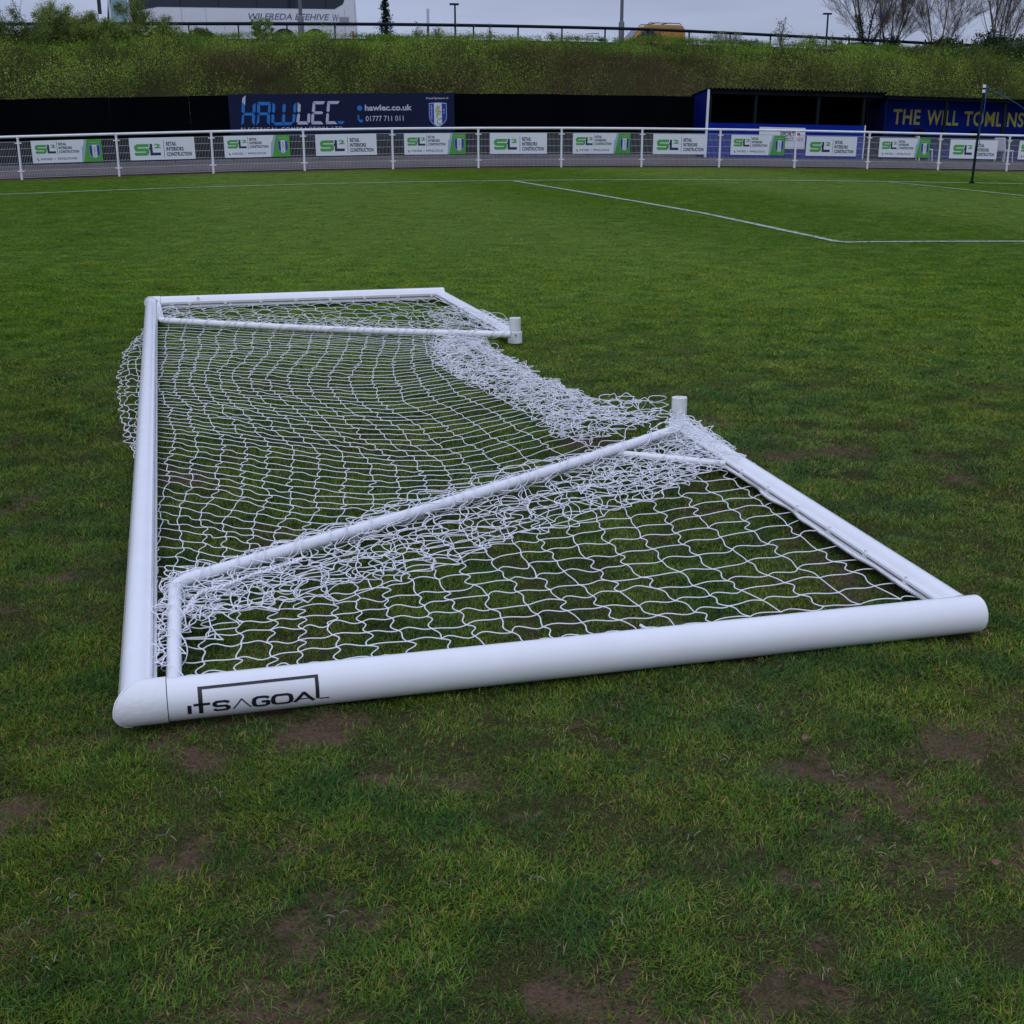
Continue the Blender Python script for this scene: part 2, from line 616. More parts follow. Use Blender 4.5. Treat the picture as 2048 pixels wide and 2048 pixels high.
c = mixc(ramp(noise_node(13, 4, pos), .45, .65, 0, .55), c, mixc(1.0, c, (0.55, 0.60, 0.60), 'MULTIPLY'))
c = mixc(ramp(oi.outputs['Random'], 0, 1, 0, .8), c, mixc(1.0, c, (0.45, 0.50, 0.45), 'MULTIPLY'))
# mown bands, a little paler where the grass was rolled towards the fence
sw = nd('ShaderNodeMath', operation='SINE')
mm = nd('ShaderNodeMath', operation='MULTIPLY')
mm.inputs[1].default_value = 2 * math.pi / 11.0
nt.links.new(sx.outputs['X'], mm.inputs[0])
nt.links.new(mm.outputs[0], sw.inputs[0])
c = mixc(ramp(sw.outputs[0], -0.5, 0.5, .9, 0), c, mixc(1.0, c, (0.74, 0.80, 0.50), 'MULTIPLY'))
# grass thins to a richer, more saturated green farther out
ln = nd('ShaderNodeVectorMath', operation='LENGTH')
nt.links.new(pos, ln.inputs[0])
c = mixc(ramp(ln.outputs['Value'], 5, 10, 0, 1), c, mixc(1.0, c, (1.28, 1.36, 0.38), 'MULTIPLY'))
nt.links.new(c, bs.inputs['Base Color'])
tr = nd('ShaderNodeBsdfTranslucent')
nt.links.new(c, tr.inputs['Color'])
ms = nd('ShaderNodeMixShader')
ms.inputs['Fac'].default_value = 0.15
nt.links.new(bs.outputs[0], ms.inputs[1])
nt.links.new(tr.outputs[0], ms.inputs[2])
nt.links.new(ms.outputs[0], nt.nodes['Material Output'].inputs['Surface'])
MAT['grass_blades'] = mgb

NV, NB = 20, 64
tv, tf, tcol, tvar = [], [], [], []
base_cols = np.array([(0.118, 0.238, 0.032), (0.155, 0.262, 0.028), (0.072, 0.176, 0.042), (0.220, 0.285, 0.036), (0.36, 0.29, 0.12)])
for k in range(NV):
    dirb = RNG.uniform(0, 2 * np.pi)
    dead = k >= NV - 4                              # two sparse, straw coloured tufts
    nb = NB if not dead else 30
    for b in range(nb):
        r, a = 0.060 * math.sqrt(RNG.uniform()), RNG.uniform(0, 2 * np.pi)
        p = np.array([r * math.cos(a), r * math.sin(a), -0.004])
        ln_ = RNG.uniform(0.010, 0.030) * (1.0 if not dead else 0.9)
        az = RNG.normal(dirb, 1.3)
        tilt = np.clip(RNG.normal(0.75, 0.33), 0.05, 1.35) if not dead else RNG.uniform(1.1, 1.45)
        d = np.array([math.cos(az) * math.sin(tilt), math.sin(az) * math.sin(tilt), math.cos(tilt)])
        sidev = np.array([-math.sin(az), math.cos(az), 0]) * RNG.uniform(0.0006, 0.0013)
        m = p + d * ln_ * 0.55
        d2 = d + np.array([math.cos(az) * 0.5, math.sin(az) * 0.5, -0.35])
        e = m + d2 / np.linalg.norm(d2) * ln_ * 0.5
        n0 = len(tv)
        tv += [p - sidev, p + sidev, m + sidev * .9, m - sidev * .9, e]
        tf += [(n0, n0 + 1, n0 + 2), (n0, n0 + 2, n0 + 3), (n0 + 3, n0 + 2, n0 + 4)]
        ci = RNG.choice(5, p=[.28, .24, .21, .15, .12])
        cc = base_cols[ci] * RNG.uniform(.75, 1.25) if not dead else (np.array([0.20, 0.15, 0.09]) if RNG.uniform() < .6 else np.array([.09, .12, .03])) * RNG.uniform(.35, 1.2)
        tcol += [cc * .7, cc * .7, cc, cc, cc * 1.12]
        tvar += [k] * 5
tv, tf, tcol = np.array(tv), np.array(tf), np.array(tcol)

# scatter points: dense near the camera, thinner and broader with distance
pts = []
for (ya, yb, dens, sc) in [(0.7, 2.6, 2100, .78), (2.6, 4, 1800, .85), (4, 6, 1050, 1.05), (6, 9, 520, 1.4), (9, 14, 200, 1.8), (14, 21, 90, 2.2), (21, 42, 34, 2.6)]:
    w1 = 0.46 * yb + 1.5
    n = int((yb - ya) * 2 * w1 * dens)
    x, y = RNG.uniform(-w1, w1, n), RNG.uniform(ya, yb, n)
    keep = np.abs(x) < 0.46 * y + 1.5
    x, y = x[keep], y[keep]
    pts.append(np.stack([x, y, np.full(len(x), sc)], -1))
pts = np.concatenate(pts)
sl = soil(pts[:, 0], pts[:, 1])
thick = fbm(pts[:, 0], pts[:, 1], 6.5, 77, 3)
ds = (pts[:, 0] - FO[0]) * FN[0] + (pts[:, 1] - FO[1]) * FN[1]
keep = (RNG.uniform(0, 1, len(pts)) > sl * 0.52 + 0.46 * sstep(.56, .38, thick) * (1 - sstep(7, 11, pts[:, 1]))) & (ds < -0.15)
pts, sl, thick = pts[keep], sl[keep], thick[keep]
px_, py_ = pts[:, 0], pts[:, 1]
nearp = 1 - sstep(6, 14, np.hypot(px_, py_))
pz_ = gz(px_, py_) + nearp * ((fbm(px_, py_, 5, 31, 4) - 0.5) * 0.030 + (fbm(px_, py_, 38, 41, 2) - 0.5) * 0.008 - 0.006 * sl)
N = len(pts)
scl = pts[:, 2] * RNG.uniform(.7, 1.2, N) * (0.62 + 0.75 * thick)
pick = RNG.integers(0, NV - 4, N)
dm = RNG.uniform(0, 1, N) < 0.05 + 0.45 * sl
pick[dm] = RNG.integers(NV - 4, NV, dm.sum())
gm = bpy.data.meshes.new('grass')
nt_ = len(tv)
gm.vertices.add(nt_ + N)
co = np.concatenate([tv, np.stack([px_, py_, pz_], -1)]).astype(np.float32)
gm.vertices.foreach_set('co', co.ravel())
gm.loops.add(tf.size)
gm.loops.foreach_set('vertex_index', tf.ravel().astype(np.int32))
gm.polygons.add(len(tf))
gm.polygons.foreach_set('loop_start', np.arange(0, tf.size, 3, dtype=np.int32))
gm.materials.append(mgb)
gm.update(calc_edges=True)


def pattr(name, typ, vals, key='value'):
    a = gm.attributes.new(name, typ, 'POINT')
    a.data.foreach_set(key, vals)


pattr('variant', 'INT', np.concatenate([np.array(tvar), np.full(N, -1)]).astype(np.int32))
pattr('pick', 'INT', np.concatenate([np.zeros(nt_), pick]).astype(np.int32))
sv = np.ones((nt_ + N, 3), np.float32)
sv[nt_:, 0] = sv[nt_:, 1] = scl
sv[nt_:, 2] = np.minimum(scl, 0.95) * (1 - .45 * sstep(8, 14, py_))
pattr('scl', 'FLOAT_VECTOR', sv.ravel(), 'vector')
pattr('rot', 'FLOAT', np.concatenate([np.zeros(nt_), RNG.uniform(0, 6.283, N)]).astype(np.float32))
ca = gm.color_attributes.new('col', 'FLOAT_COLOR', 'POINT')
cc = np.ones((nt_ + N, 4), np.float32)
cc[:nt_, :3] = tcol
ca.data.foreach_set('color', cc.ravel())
grass = bpy.data.objects.new('grass', gm)
COL.objects.link(grass)
tag(grass, 'short worn grass of the football pitch', None, None, 'stuff')
ng = bpy.data.node_groups.new('scatter_tufts', 'GeometryNodeTree')
ng.interface.new_socket('Geometry', in_out='INPUT', socket_type='NodeSocketGeometry')
ng.interface.new_socket('Geometry', in_out='OUTPUT', socket_type='NodeSocketGeometry')


def gn(t):
    return ng.nodes.new(t)


def gattr(name, typ):
    n = gn('GeometryNodeInputNamedAttribute')
    n.data_type = typ
    n.inputs['Name'].default_value = name
    return n.outputs['Attribute']


gi, go = gn('NodeGroupInput'), gn('NodeGroupOutput')
sep = gn('GeometryNodeSeparateGeometry')
cmp_ = gn('FunctionNodeCompare')
cmp_.data_type = 'INT'
cmp_.operation = 'GREATER_EQUAL'
vat = gattr('variant', 'INT')
GL = ng.links.new
GL(vat, [i for i in cmp_.inputs if i.type == 'INT'][0])
GL(gi.outputs[0], sep.inputs['Geometry'])
GL(cmp_.outputs[0], sep.inputs['Selection'])
spl = gn('GeometryNodeSplitToInstances')
GL(sep.outputs['Selection'], spl.inputs['Geometry'])
GL(vat, spl.inputs['Group ID'])
m2p = gn('GeometryNodeMeshToPoints')
GL(sep.outputs['Inverted'], m2p.inputs[0])
iop = gn('GeometryNodeInstanceOnPoints')
GL(m2p.outputs[0], iop.inputs['Points'])
GL(spl.outputs['Instances'], iop.inputs['Instance'])
iop.inputs['Pick Instance'].default_value = True
GL(gattr('pick', 'INT'), iop.inputs['Instance Index'])
cx = gn('ShaderNodeCombineXYZ')
GL(gattr('rot', 'FLOAT'), cx.inputs['Z'])
e2r = gn('FunctionNodeEulerToRotation')
GL(cx.outputs[0], e2r.inputs[0])
GL(e2r.outputs[0], iop.inputs['Rotation'])
GL(gattr('scl', 'FLOAT_VECTOR'), iop.inputs['Scale'])
GL(iop.outputs[0], go.inputs[0])
md = grass.modifiers.new('scatter', 'NODES')
md.node_group = ng

# ------------------------------------------------------------------ pitch lines
ml = bpy.data.materials.new('worn_line')
ml.use_nodes = True
nt = ml.node_tree
bs = nt.nodes['Principled BSDF']
bs.inputs['Roughness'].default_value = 0.9
pos = nd('ShaderNodeNewGeometry').outputs['Position']
nt.links.new(mixc(ramp(noise_node(22, 8, pos), .40, .60), (0.46, 0.50, 0.46), (0.07, 0.13, 0.025)), bs.inputs['Base Color'])
MAT['worn_line'] = ml
ml2 = ml.copy()
MAT['faint_line'] = ml2
for n in ml2.node_tree.nodes:
    if n.type == 'MAP_RANGE':
        n.inputs['From Min'].default_value = .42
        n.inputs['From Max'].default_value = .66


def pitch_line(pts_sd, w, m, label, z=0.009):
    vs, fs = [], []
    P = []
    for (a, b) in zip(pts_sd[:-1], pts_sd[1:]):
        n = max(2, int(math.dist(a, b) / 0.25))
        for i in range(n):
            t = i / n
            P.append((a[0] + (b[0] - a[0]) * t, a[1] + (b[1] - a[1]) * t))
    P.append(pts_sd[-1])
    for i, p in enumerate(P):
        q0, q1 = P[max(i - 1, 0)], P[min(i + 1, len(P) - 1)]
        tx, ty = q1[0] - q0[0], q1[1] - q0[1]
        l = math.hypot(tx, ty)
        nx_, ny_ = -ty / l, tx / l
        j = random.uniform(-.005, .005)
        ww = w * random.uniform(.92, 1.08)
        for sgn in (-1, 1):
            v = SD(p[0] + nx_ * (ww / 2 * sgn + j), p[1] + ny_ * (ww / 2 * sgn + j), z)
            vs.append(tuple(v))
        if i: fs.append((2 * i - 2, 2 * i - 1, 2 * i + 1, 2 * i))
    o = MB().add(vs, fs).build('pitch_line', m)
    tag(o, label, None, None, 'structure')


pitch_line([(-9, -8.1), (0, -8.2), (6, -8.5), (12, -8.6), (34, -8.75)], .13, 'faint_line', 'faint white goal line along the far side of the pitch')
cr = [(11.15, -8.8), (11.2, -19.4), (10.93, -23.9), (10.97, -24.02), (13.5, -23.74), (20, -22.9)]
pitch_line(cr, .11, 'worn_line', 'white penalty area line turning a rounded corner on the grass')
pitch_line([(20.35, -8.9), (20.45, -15.5), (20.5, -18.3)], .09, 'faint_line', 'faint white goal area line at the right')

# ------------------------------------------------------------------ the fallen goal frame
GA = (-0.795, 2.486)
GT = math.radians(14.83)
GL_, GW = 2.030, 6.50                      # upright length, crossbar length between centre lines
R0 = 0.047                                # uprights; the crossbar section is a little slimmer
RC = 0.0385
goal = thing('goal_frame', (GA[0], GA[1], 0), GT,
             'white aluminium goal frame lying face down on the grass, its sides folded in', 'football goal')
MI = Matrix.Translation((GA[0], GA[1], 0)) @ Matrix.Rotation(GT, 4, 'Z')
MINV = MI.inverted()


def LG(px, py, z):
    """photo spot -> goal's own coordinates at height z"""
    p = MINV @ Vector(G(px, py, z))
    return (p.x, p.y, z)


def mitred_bar(axis_pts, radius, cut0=None, cut1=None, n=28, prof=None):
    """straight bar from a to b; each end cut by a plane (point, normal)"""
    a, b = Vector(axis_pts[0]), Vector(axis_pts[1])
    t = (b - a).normalized()
    s = t.cross(Vector((0, 0, 1))).normalized()
    up = s.cross(t)
    pr_ = prof or [(math.cos(2 * math.pi * k / n) * radius, math.sin(2 * math.pi * k / n) * radius) for k in range(n)]
    n = len(pr_)

    def end(p, cut):
        out = []
        for (u, w) in pr_:
            q = p + s * u + up * w
            if cut:
                pp, nn = cut
                nn = Vector(nn)
                q = q + t * ((Vector(pp) - q).dot(nn) / t.dot(nn))
            out.append(q)
        return out
    vs = end(a, cut0) + end(b, cut1)
    fs = [(k, (k + 1) % n, (k + 1) % n + n, k + n) for k in range(n)]
    fs += [tuple(reversed(range(n))), tuple(range(n, 2 * n))]
    return MB().add(vs, fs)


def track_profile(r, side, gap=0.011, lip=0.013, ext=0.018, n=60, low=0.0, facet=False):
    """round tube with a slotted net track standing proud on one side (+1/-1 = profile x)"""
    out = []
    a0 = math.asin((gap + lip) / r * 0.9)
    for k in range(n + 1):
        a = a0 + (2 * math.pi - 2 * a0) * k / n
        out.append((math.cos(a) * r, math.sin(a) * r))
    x1 = r + ext
    h = gap + lip
    out += [(x1 - .004, -h), (x1, -h + .004), (x1, -gap * .45), (x1 - .006, -gap * .45), (x1 - .006, -gap), (r * .80, -gap),
            (r * .80, gap), (x1 - .006, gap), (x1 - .006, gap * .45), (x1, gap * .45), (x1, h - .004), (x1 - .004, h)]
    if facet:                       # extruded facets on the top and outer face
        out2 = []
        for (x, y) in out:
            a = math.degrees(math.atan2(y, x))
            if 112 <= a <= 150 and x < r:
                m_ = math.radians(131)
                d_ = r * math.cos(math.radians(19))
                k_ = d_ / math.cos(math.atan2(y, x) - m_)
                x, y = math.cos(math.atan2(y, x)) * k_, math.sin(math.atan2(y, x)) * k_
            out2.append((x, y))
        out = out2
    c, s = math.cos(low), math.sin(low)
    out = [(x * c + y * s, -x * s + y * c) for x, y in out]
    if side < 0: out = [(-x, y) for x, y in reversed(out)]
    return out


z0 = R0 + 0.004
# crossbar: net track on the side of the goal mouth's inside (+x)
cb = mitred_bar([(-.004, 0, z0), (-.004, GW, z0)], RC, ((0, 0, z0), (1, -1, 0)), ((0, GW, z0), (1, 1, 0)), prof=track_profile(RC, 1, gap=.008, lip=.009, ext=0.005, low=-0.55, facet=True))
cb.build('crossbar', 'white_enamel', goal, smooth=True)
for (y, sgn) in ((0, 1), (GW, -1)):
    # cast corner sleeve, mitred against the crossbar
    sl_ = mitred_bar([(0, y, z0), (0.060, y, z0)], R0 + .0022, ((0, y, z0), (1, -sgn, 0)), None, n=40)
    sl_.build('corner_joint', 'white_casting', goal, smooth=True)
    mitred_bar([(0.060, y, z0), (0.0618, y, z0)], R0 - .002, n=40).build('joint_gap', 'joint_gap', goal)
    # weld seam, a thin proud ring on the mitre
    ring = [(Vector((0, y, z0)) + Vector((math.cos(a), sgn * math.cos(a), 0)) * (R0 + .0015) + Vector((0, 0, math.sin(a) * (R0 + .0015)))) for a in [2 * math.pi * k / 48 for k in range(49)]]
    ring = [p + Vector((random.uniform(-.0006, .0006),) * 3) for p in ring]
    MB().tube(ring, 0.0022, 5, caps=False).build('weld_seam', 'white_casting', goal, smooth=True)
up1 = mitred_bar([(0.0618, 0, z0), (GL_, 0, z0)], R0, n=48)
up1.build('upright', 'white_enamel', goal, smooth=True)
up2 = mitred_bar([(0.0618, GW, z0), (GL_, GW, z0)], R0, prof=track_profile(R0, 1, ext=0.016, low=0.10))
upo = up2.build('upright', 'white_enamel', goal, smooth=True)
for y in (0, GW):
    mitred_bar([(GL_, y, z0), (GL_ + .004, y, z0)], R0 - .0025, n=40).build('end_cap', 'white_casting', goal, smooth=True)

# ground side bars
e0, e1 = Vector(LG(1893, 1199, .045)), Vector(LG(1357, 850, .050))
g0, g1 = Vector(LG(884, 590, .045)), Vector(LG(1030, 672, .050))
for (a, b, sd_) in ((e0, e1, -1), (g0, g1, 1)):
    pr_ = track_profile(0.033, sd_, gap=.007, lip=.007, ext=0.020, n=32, low=-.12)
    mitred_bar([a - (b - a).normalized() * (.055 if sd_ < 0 else .03), b], .033, prof=pr_).build('side_bar', 'white_enamel', goal, smooth=True)
# elbow stubs standing up at the free ends
for (b, hh, r1, r2) in ((e1, 0.165, .040, .031), (g1, 0.155, .041, .033)):
    bx_, by_ = b.x, b.y
    mb = MB()
    n = 28
    prof = [(0.006, r1 * .80), (0.012, r1), (0.075, r1), (0.0765, r1 - .003)]
    vs, fs = [], []
    for i, (zz, rr) in enumerate(prof):
        for k in range(n):
            a = 2 * math.pi * k / n
            vs.append((bx_ + rr * math.cos(a), by_ + rr * math.sin(a), zz))
    for i in range(len(prof) - 1):
        for k in range(n):
            fs.append((i * n + k, i * n + (k + 1) % n, (i + 1) * n + (k + 1) % n, (i + 1) * n + k))
    fs += [tuple(reversed(range(n))), tuple((len(prof) - 1) * n + k for k in range(n))]
    mb.add(vs, fs)
    el = mb.build('elbow_joint', 'white_casting', goal, smooth=True)
    # ribbed spigot
    mb = MB()
    n = 40
    vs = []
    for zz in (0.0766, hh):
        for k in range(n):
            a = 2 * math.pi * k / n
            rr = r2 * (1 - (0.035 if k % 4 < 1 else 0))
            vs.append((bx_ + rr * math.cos(a), by_ + rr * math.sin(a), zz))
    fs = [(k, (k + 1) % n, (k + 1) % n + n, k + n) for k in range(n)] + [tuple(range(n, 2 * n))]
    mb.add(vs, fs)
    sp = mb.build('spigot', 'white_stub', el)
    mb = MB()
    for k, (dx, dy) in enumerate(((-.012, -.008), (.009, .006), (-.002, .012))):
        mb.box(bx_ + dx - .006, bx_ + dx + .008, by_ + dy - .005, by_ + dy + .004, hh, hh + .003)
    mb.box(bx_ + r2 * .55, bx_ + r2 * .92, by_ - r2 * .3, by_ + r2 * .2, hh, hh + .0025)
    mb.build('spigot_edge', 'white_stub', el)
mb = MB()
mb.tube([(g1.x - .006, g1.y - .041, .060), (g1.x - .006, g1.y - .0418, .060)], .005, 8)
mb.tube([(g1.x - .005, g1.y - .0405, .050), (g1.x - .005, g1.y - .0415, .050)], .0028, 8)
mb.build('rust_spot', 'rust', goal)

# folding stays: short upright leg, bend, long diagonal
s0 = Vector(LG(347, 1352, .050)); s0.y = R0
s1 = Vector(LG(349, 1166, .060))
s2 = Vector(LG(1352, 858, .085))
t0_ = Vector(LG(316, 612, .050)); t0_.y = GW - R0
t1_ = Vector(LG(323, 641, .060))
t2_ = Vector(LG(1022, 669, .075))


def bent(a, b, c_, r=0.05, n=7):
    d1, d2 = (a - b).normalized(), (c_ - b).normalized()
    p, q = b + d1 * r, b + d2 * r
    mid = [((1 - t) ** 2) * p + 2 * t * (1 - t) * b + t * t * q for t in [k / n for k in range(n + 1)]]
    L_ = (c_ - q).length
    rest = [q + (c_ - q) * (k / 8) + Vector((0, 0, -0.012 * math.sin(math.pi * k / 8))) for k in range(1, 9)]
    return [a] + mid + rest


STAY_N, STAY_F = bent(s0, s1, s2, .055), bent(t0_, t1_, t2_, .04)
MB().tube(STAY_N, .0175, 18).build('folding_stay', 'white_enamel', goal, smooth=True)
MB().tube(STAY_F, .0195, 18).build('folding_stay', 'white_enamel', goal, smooth=True)
br0, br1 = Vector(LG(1205, 904, .055)), Vector(LG(1452, 928, .050))
MB().tube([br0, br0.lerp(br1, .5), br1], .013, 14).build('brace', 'white_enamel', goal, smooth=True)
MB().tube([s0, s0 + Vector((0, .004, 0))], .024, 20).build('stay_socket', 'white_casting', goal, smooth=True)
# small bolt heads on the far upright's track
mb = MB()
bp_ = Vector(LG(399, 609, .085))
mb.tube([(bp_.x, GW - R0 - .004, .085), (bp_.x, GW - R0 - .016, .085)], .011, 10)
mb.build('track_bolt', 'white_clip', goal)

# maker's lettering, wrapped on the near upright
PH = lambda v: math.radians(-26 + v * 75)          # v 0 bottom .. 1 top of the mark
LX0, LXW = 0.100, 0.300


def wrap(strips, name, m):
    """strips: polygons in unit logo space; cut finely and laid on the tube"""
    bm = bmesh.new()
    for poly in strips:
        bm.faces.new([bm.verts.new((x, y, 0)) for x, y in poly])
    for k in range(1, 24):
        bmesh.ops.bisect_plane(bm, geom=bm.verts[:] + bm.edges[:] + bm.faces[:], plane_co=(0, k / 24, 0), plane_no=(0, 1, 0))
    mb_ = MB()
    bm.verts.index_update()
    rr = R0 + .0007
    vs = [(LX0 + v.co.x * LXW, -math.cos(PH(v.co.y)) * rr, z0 + math.sin(PH(v.co.y)) * rr) for v in bm.verts]
    fs = [tuple(v.index for v in f.verts) for f in bm.faces]
    bm.free()
    return mb_.add(vs, fs).build(name, m, goal)


def rect(x0, y0_, x1, y1_): return [(x0, y0_), (x1, y0_), (x1, y1_), (x0, y1_)]


def stroke(pts_, wx, wy):
    """calligraphic stroke: quads between successive points, width wx horizontally / wy vertically"""
    out = []
    for (a, b) in zip(pts_[:-1], pts_[1:]):
        dx, dy = (b[0] - a[0]) * 4.7, b[1] - a[1]
        l = math.hypot(dx, dy) or 1
        nx_, ny_ = -dy / l * wx / 2, dx / l * wy / 2
        ex, ey = dx / l * wx * .15, dy / l * wy * .15
        out.append([(a[0] + nx_ - ex, a[1] + ny_ - ey), (a[0] - nx_ - ex, a[1] - ny_ - ey), (b[0] - nx_ + ex, b[1] - ny_ + ey), (b[0] + nx_ + ex, b[1] + ny_ + ey)])
    return out


WX, WY = .031, .085
B_, T_ = 0.06, 0.42
lg = []
lg += [rect(0.003, B_ - .03, 0.030, T_ - .04)]
lg += [rect(0.080, B_ - .06, 0.110, 1.0)] + [rect(0.045, T_ - .09, 0.160, T_)]
lg += [rect(0.110, 0.89, 0.903, 1.0)] + [rect(0.903, T_ - .3, 0.929, 1.0)] + [rect(0.929, B_ + .02, 1.0, B_ + .07)]

mS = (B_ + T_) / 2
lg += stroke([(.285, T_ - .06), (.278, T_ - .03), (.262, T_ - .01), (.205, T_ - .01), (.190, T_ - .05), (.190, mS + .05), (.205, mS + .01), (.268, mS), (.284, mS - .05), (.284, B_ + .05), (.268, B_ + .01), (.205, B_ + .01), (.188, B_ + .06)], WX, WY)
lg += stroke([(.318, B_), (.378, T_ + .01)], .012, .03) + stroke([(.378, T_ + .01), (.442, B_)], .012, .03)
lg += stroke([(.565, T_ - .05), (.553, T_ - .015), (.535, T_ - .005), (.490, T_ - .005), (.468, T_ - .05), (.462, mS), (.468, B_ + .05), (.490, B_ + .005), (.540, B_ + .005), (.562, B_ + .05), (.564, mS), (.522, mS)], WX, WY)
lg += stroke([(.615, T_ - .005), (.700, T_ - .005), (.722, T_ - .05), (.728, mS), (.722, B_ + .05), (.700, B_ + .005), (.625, B_ + .005), (.603, B_ + .05), (.597, mS), (.603, T_ - .05), (.625, T_ - .005)], WX, WY)
lg += stroke([(.752, B_), (.818, T_)], .030, .07) + stroke([(.818, T_), (.886, B_)], .030, .07) + [rect(.786, B_ + .09, .855, B_ + .135)]
wrap(lg, 'lettering', 'print_black')


# ------------------------------------------------------------------ the net: cords between knots
def cords(P0, P1, slack_len, rnd, zmin=.010, amp_max=.03, bias=0.0, K=7, up=0.35):
    """curved cords of a given length between knots, all as (N,K,3)"""
    P0, P1 = np.asarray(P0, float), np.asarray(P1, float)
    n = len(P0)
    D = P1 - P0
    d = np.linalg.norm(D, axis=1)
    Ls = np.maximum(slack_len, d * 1.07) * rnd.uniform(.95, 1.15, n)
    amp = np.minimum(np.sqrt(np.maximum(Ls - d, 0) * np.maximum(d, .02)) * .62, amp_max) + 0.0025
    T_ = D / np.maximum(d, 1e-6)[:, None]
    Nn = np.stack([-T_[:, 1], T_[:, 0], np.zeros(n)], -1)
    Nn /= np.maximum(np.linalg.norm(Nn, axis=1), 1e-6)[:, None]
    a1 = rnd.normal(bias, .48, n) * amp
    a2 = rnd.normal(0.38, .36, n) * amp
    a3 = np.abs(rnd.normal(0, 1, n)) * amp * up
    t = np.linspace(0, 1, K)
    s1, s2_, s3 = np.sin(np.pi * t), np.sin(2 * np.pi * t), np.sin(3 * np.pi * t) * .12
    c_ = P0[:, None] + D[:, None] * t[None, :, None]
    c_ = c_ + Nn[:, None] * (a1[:, None] * s1 + a2[:, None] * s2_ + (a1 * rnd.uniform(-1, 1, n))[:, None] * s3)[:, :, None]
    c_[:, :, 2] += a3[:, None] * s1
    c_[:, :, 2] = np.maximum(c_[:, :, 2], zmin)
    return c_


def tubes(C_, r, sides=4):
    C_ = np.asarray(C_, float)
    n, K, _ = C_.shape
    T_ = np.gradient(C_, axis=1)
    T_ /= np.maximum(np.linalg.norm(T_, axis=2, keepdims=True), 1e-9)
    ref = np.where(np.abs(T_[..., 2:3]) < .9, np.array([0, 0, 1.]), np.array([1., 0, 0]))
    A_ = np.cross(T_, ref)
    A_ /= np.maximum(np.linalg.norm(A_, axis=2, keepdims=True), 1e-9)
    B2 = np.cross(T_, A_)
    ang = np.arange(sides) * 2 * np.pi / sides
    V_ = C_[:, :, None] + r * (A_[:, :, None] * np.cos(ang)[None, None, :, None] + B2[:, :, None] * np.sin(ang)[None, None, :, None])
    base = (np.arange(n) * K * sides)[:, None, None] + (np.arange(K - 1) * sides)[None, :, None]
    k = np.arange(sides)[None, None, :]
    k2 = (k + 1) % sides
    F_ = np.stack([base + k, base + k2, base + sides + k2, base + sides + k], -1).reshape(-1, 4)
    return V_.reshape(-1, 3), F_


def knots(P, r):
    P = np.asarray(P, float).reshape(-1, 3)
    o = np.array([(1, 0, 0), (0, 1, 0), (-1, 0, 0), (0, -1, 0), (0, 0, 1), (0, 0, -1)], float) * r
    V_ = (P[:, None] + o[None]).reshape(-1, 3)
    q = np.array([(0, 1, 4, 4), (1, 2, 4, 4), (2, 3, 4, 4), (3, 0, 4, 4), (1, 0, 5, 5), (2, 1, 5, 5), (3, 2, 5, 5), (0, 3, 5, 5)])
    q = q[:, :3]
    F_ = (np.arange(len(P)) * 6)[:, None, None] + q[None]
    return V_, F_.reshape(-1, 3)


def cr_interp(M_, t):
    """Catmull-Rom along axis 0 of M_ at parameters t in [0, n-1]"""
    n = len(M_)
    i = np.clip(np.floor(t).astype(int), 0, n - 2)
    f = (t - i)[(...,) + (None,) * (M_.ndim - 1)]
    Pm = np.where((i > 0)[(...,) + (None,) * (M_.ndim - 1)], M_[np.maximum(i - 1, 0)], 2 * M_[i] - M_[i + 1])
    Pp = np.where((i < n - 2)[(...,) + (None,) * (M_.ndim - 1)], M_[np.minimum(i + 2, n - 1)], 2 * M_[i + 1] - M_[i])
    a, b = M_[i], M_[i + 1]
    return .5 * (2 * a + (b - Pm) * f + (2 * Pm - 5 * a + 4 * b - Pp) * f * f + (3 * a - Pm - 3 * b + Pp) * f ** 3)


def lattice(rows, z=0.02, ncol=16, nrow=60, even=True):
    """rows: lists of photo spots on the ground (or already 3-tuples) -> grid of knots (nrow, ncol, 3), goal coordinates"""
    M_ = np.array([[LG(p[0], p[1], p[2] if len(p) > 2 else z) for p in r] for r in rows])
    tr_ = np.linspace(0, len(rows) - 1, 200)
    dense = cr_interp(M_, tr_)
    if even:
        seg = np.linalg.norm(np.diff(dense, axis=0), axis=2).mean(1)
        cum = np.concatenate([[0], np.cumsum(seg)])
        tt = np.interp(np.linspace(0, cum[-1], nrow), cum, tr_)
    else:
        tt = np.linspace(0, len(rows) - 1, nrow)
    R_ = cr_interp(M_, tt)                                    # (nrow, cpts, 3)
    C_ = np.swapaxes(R_, 0, 1)
    C_ = cr_interp(C_, np.linspace(0, C_.shape[0] - 1, ncol))
    return np.swapaxes(C_, 0, 1)


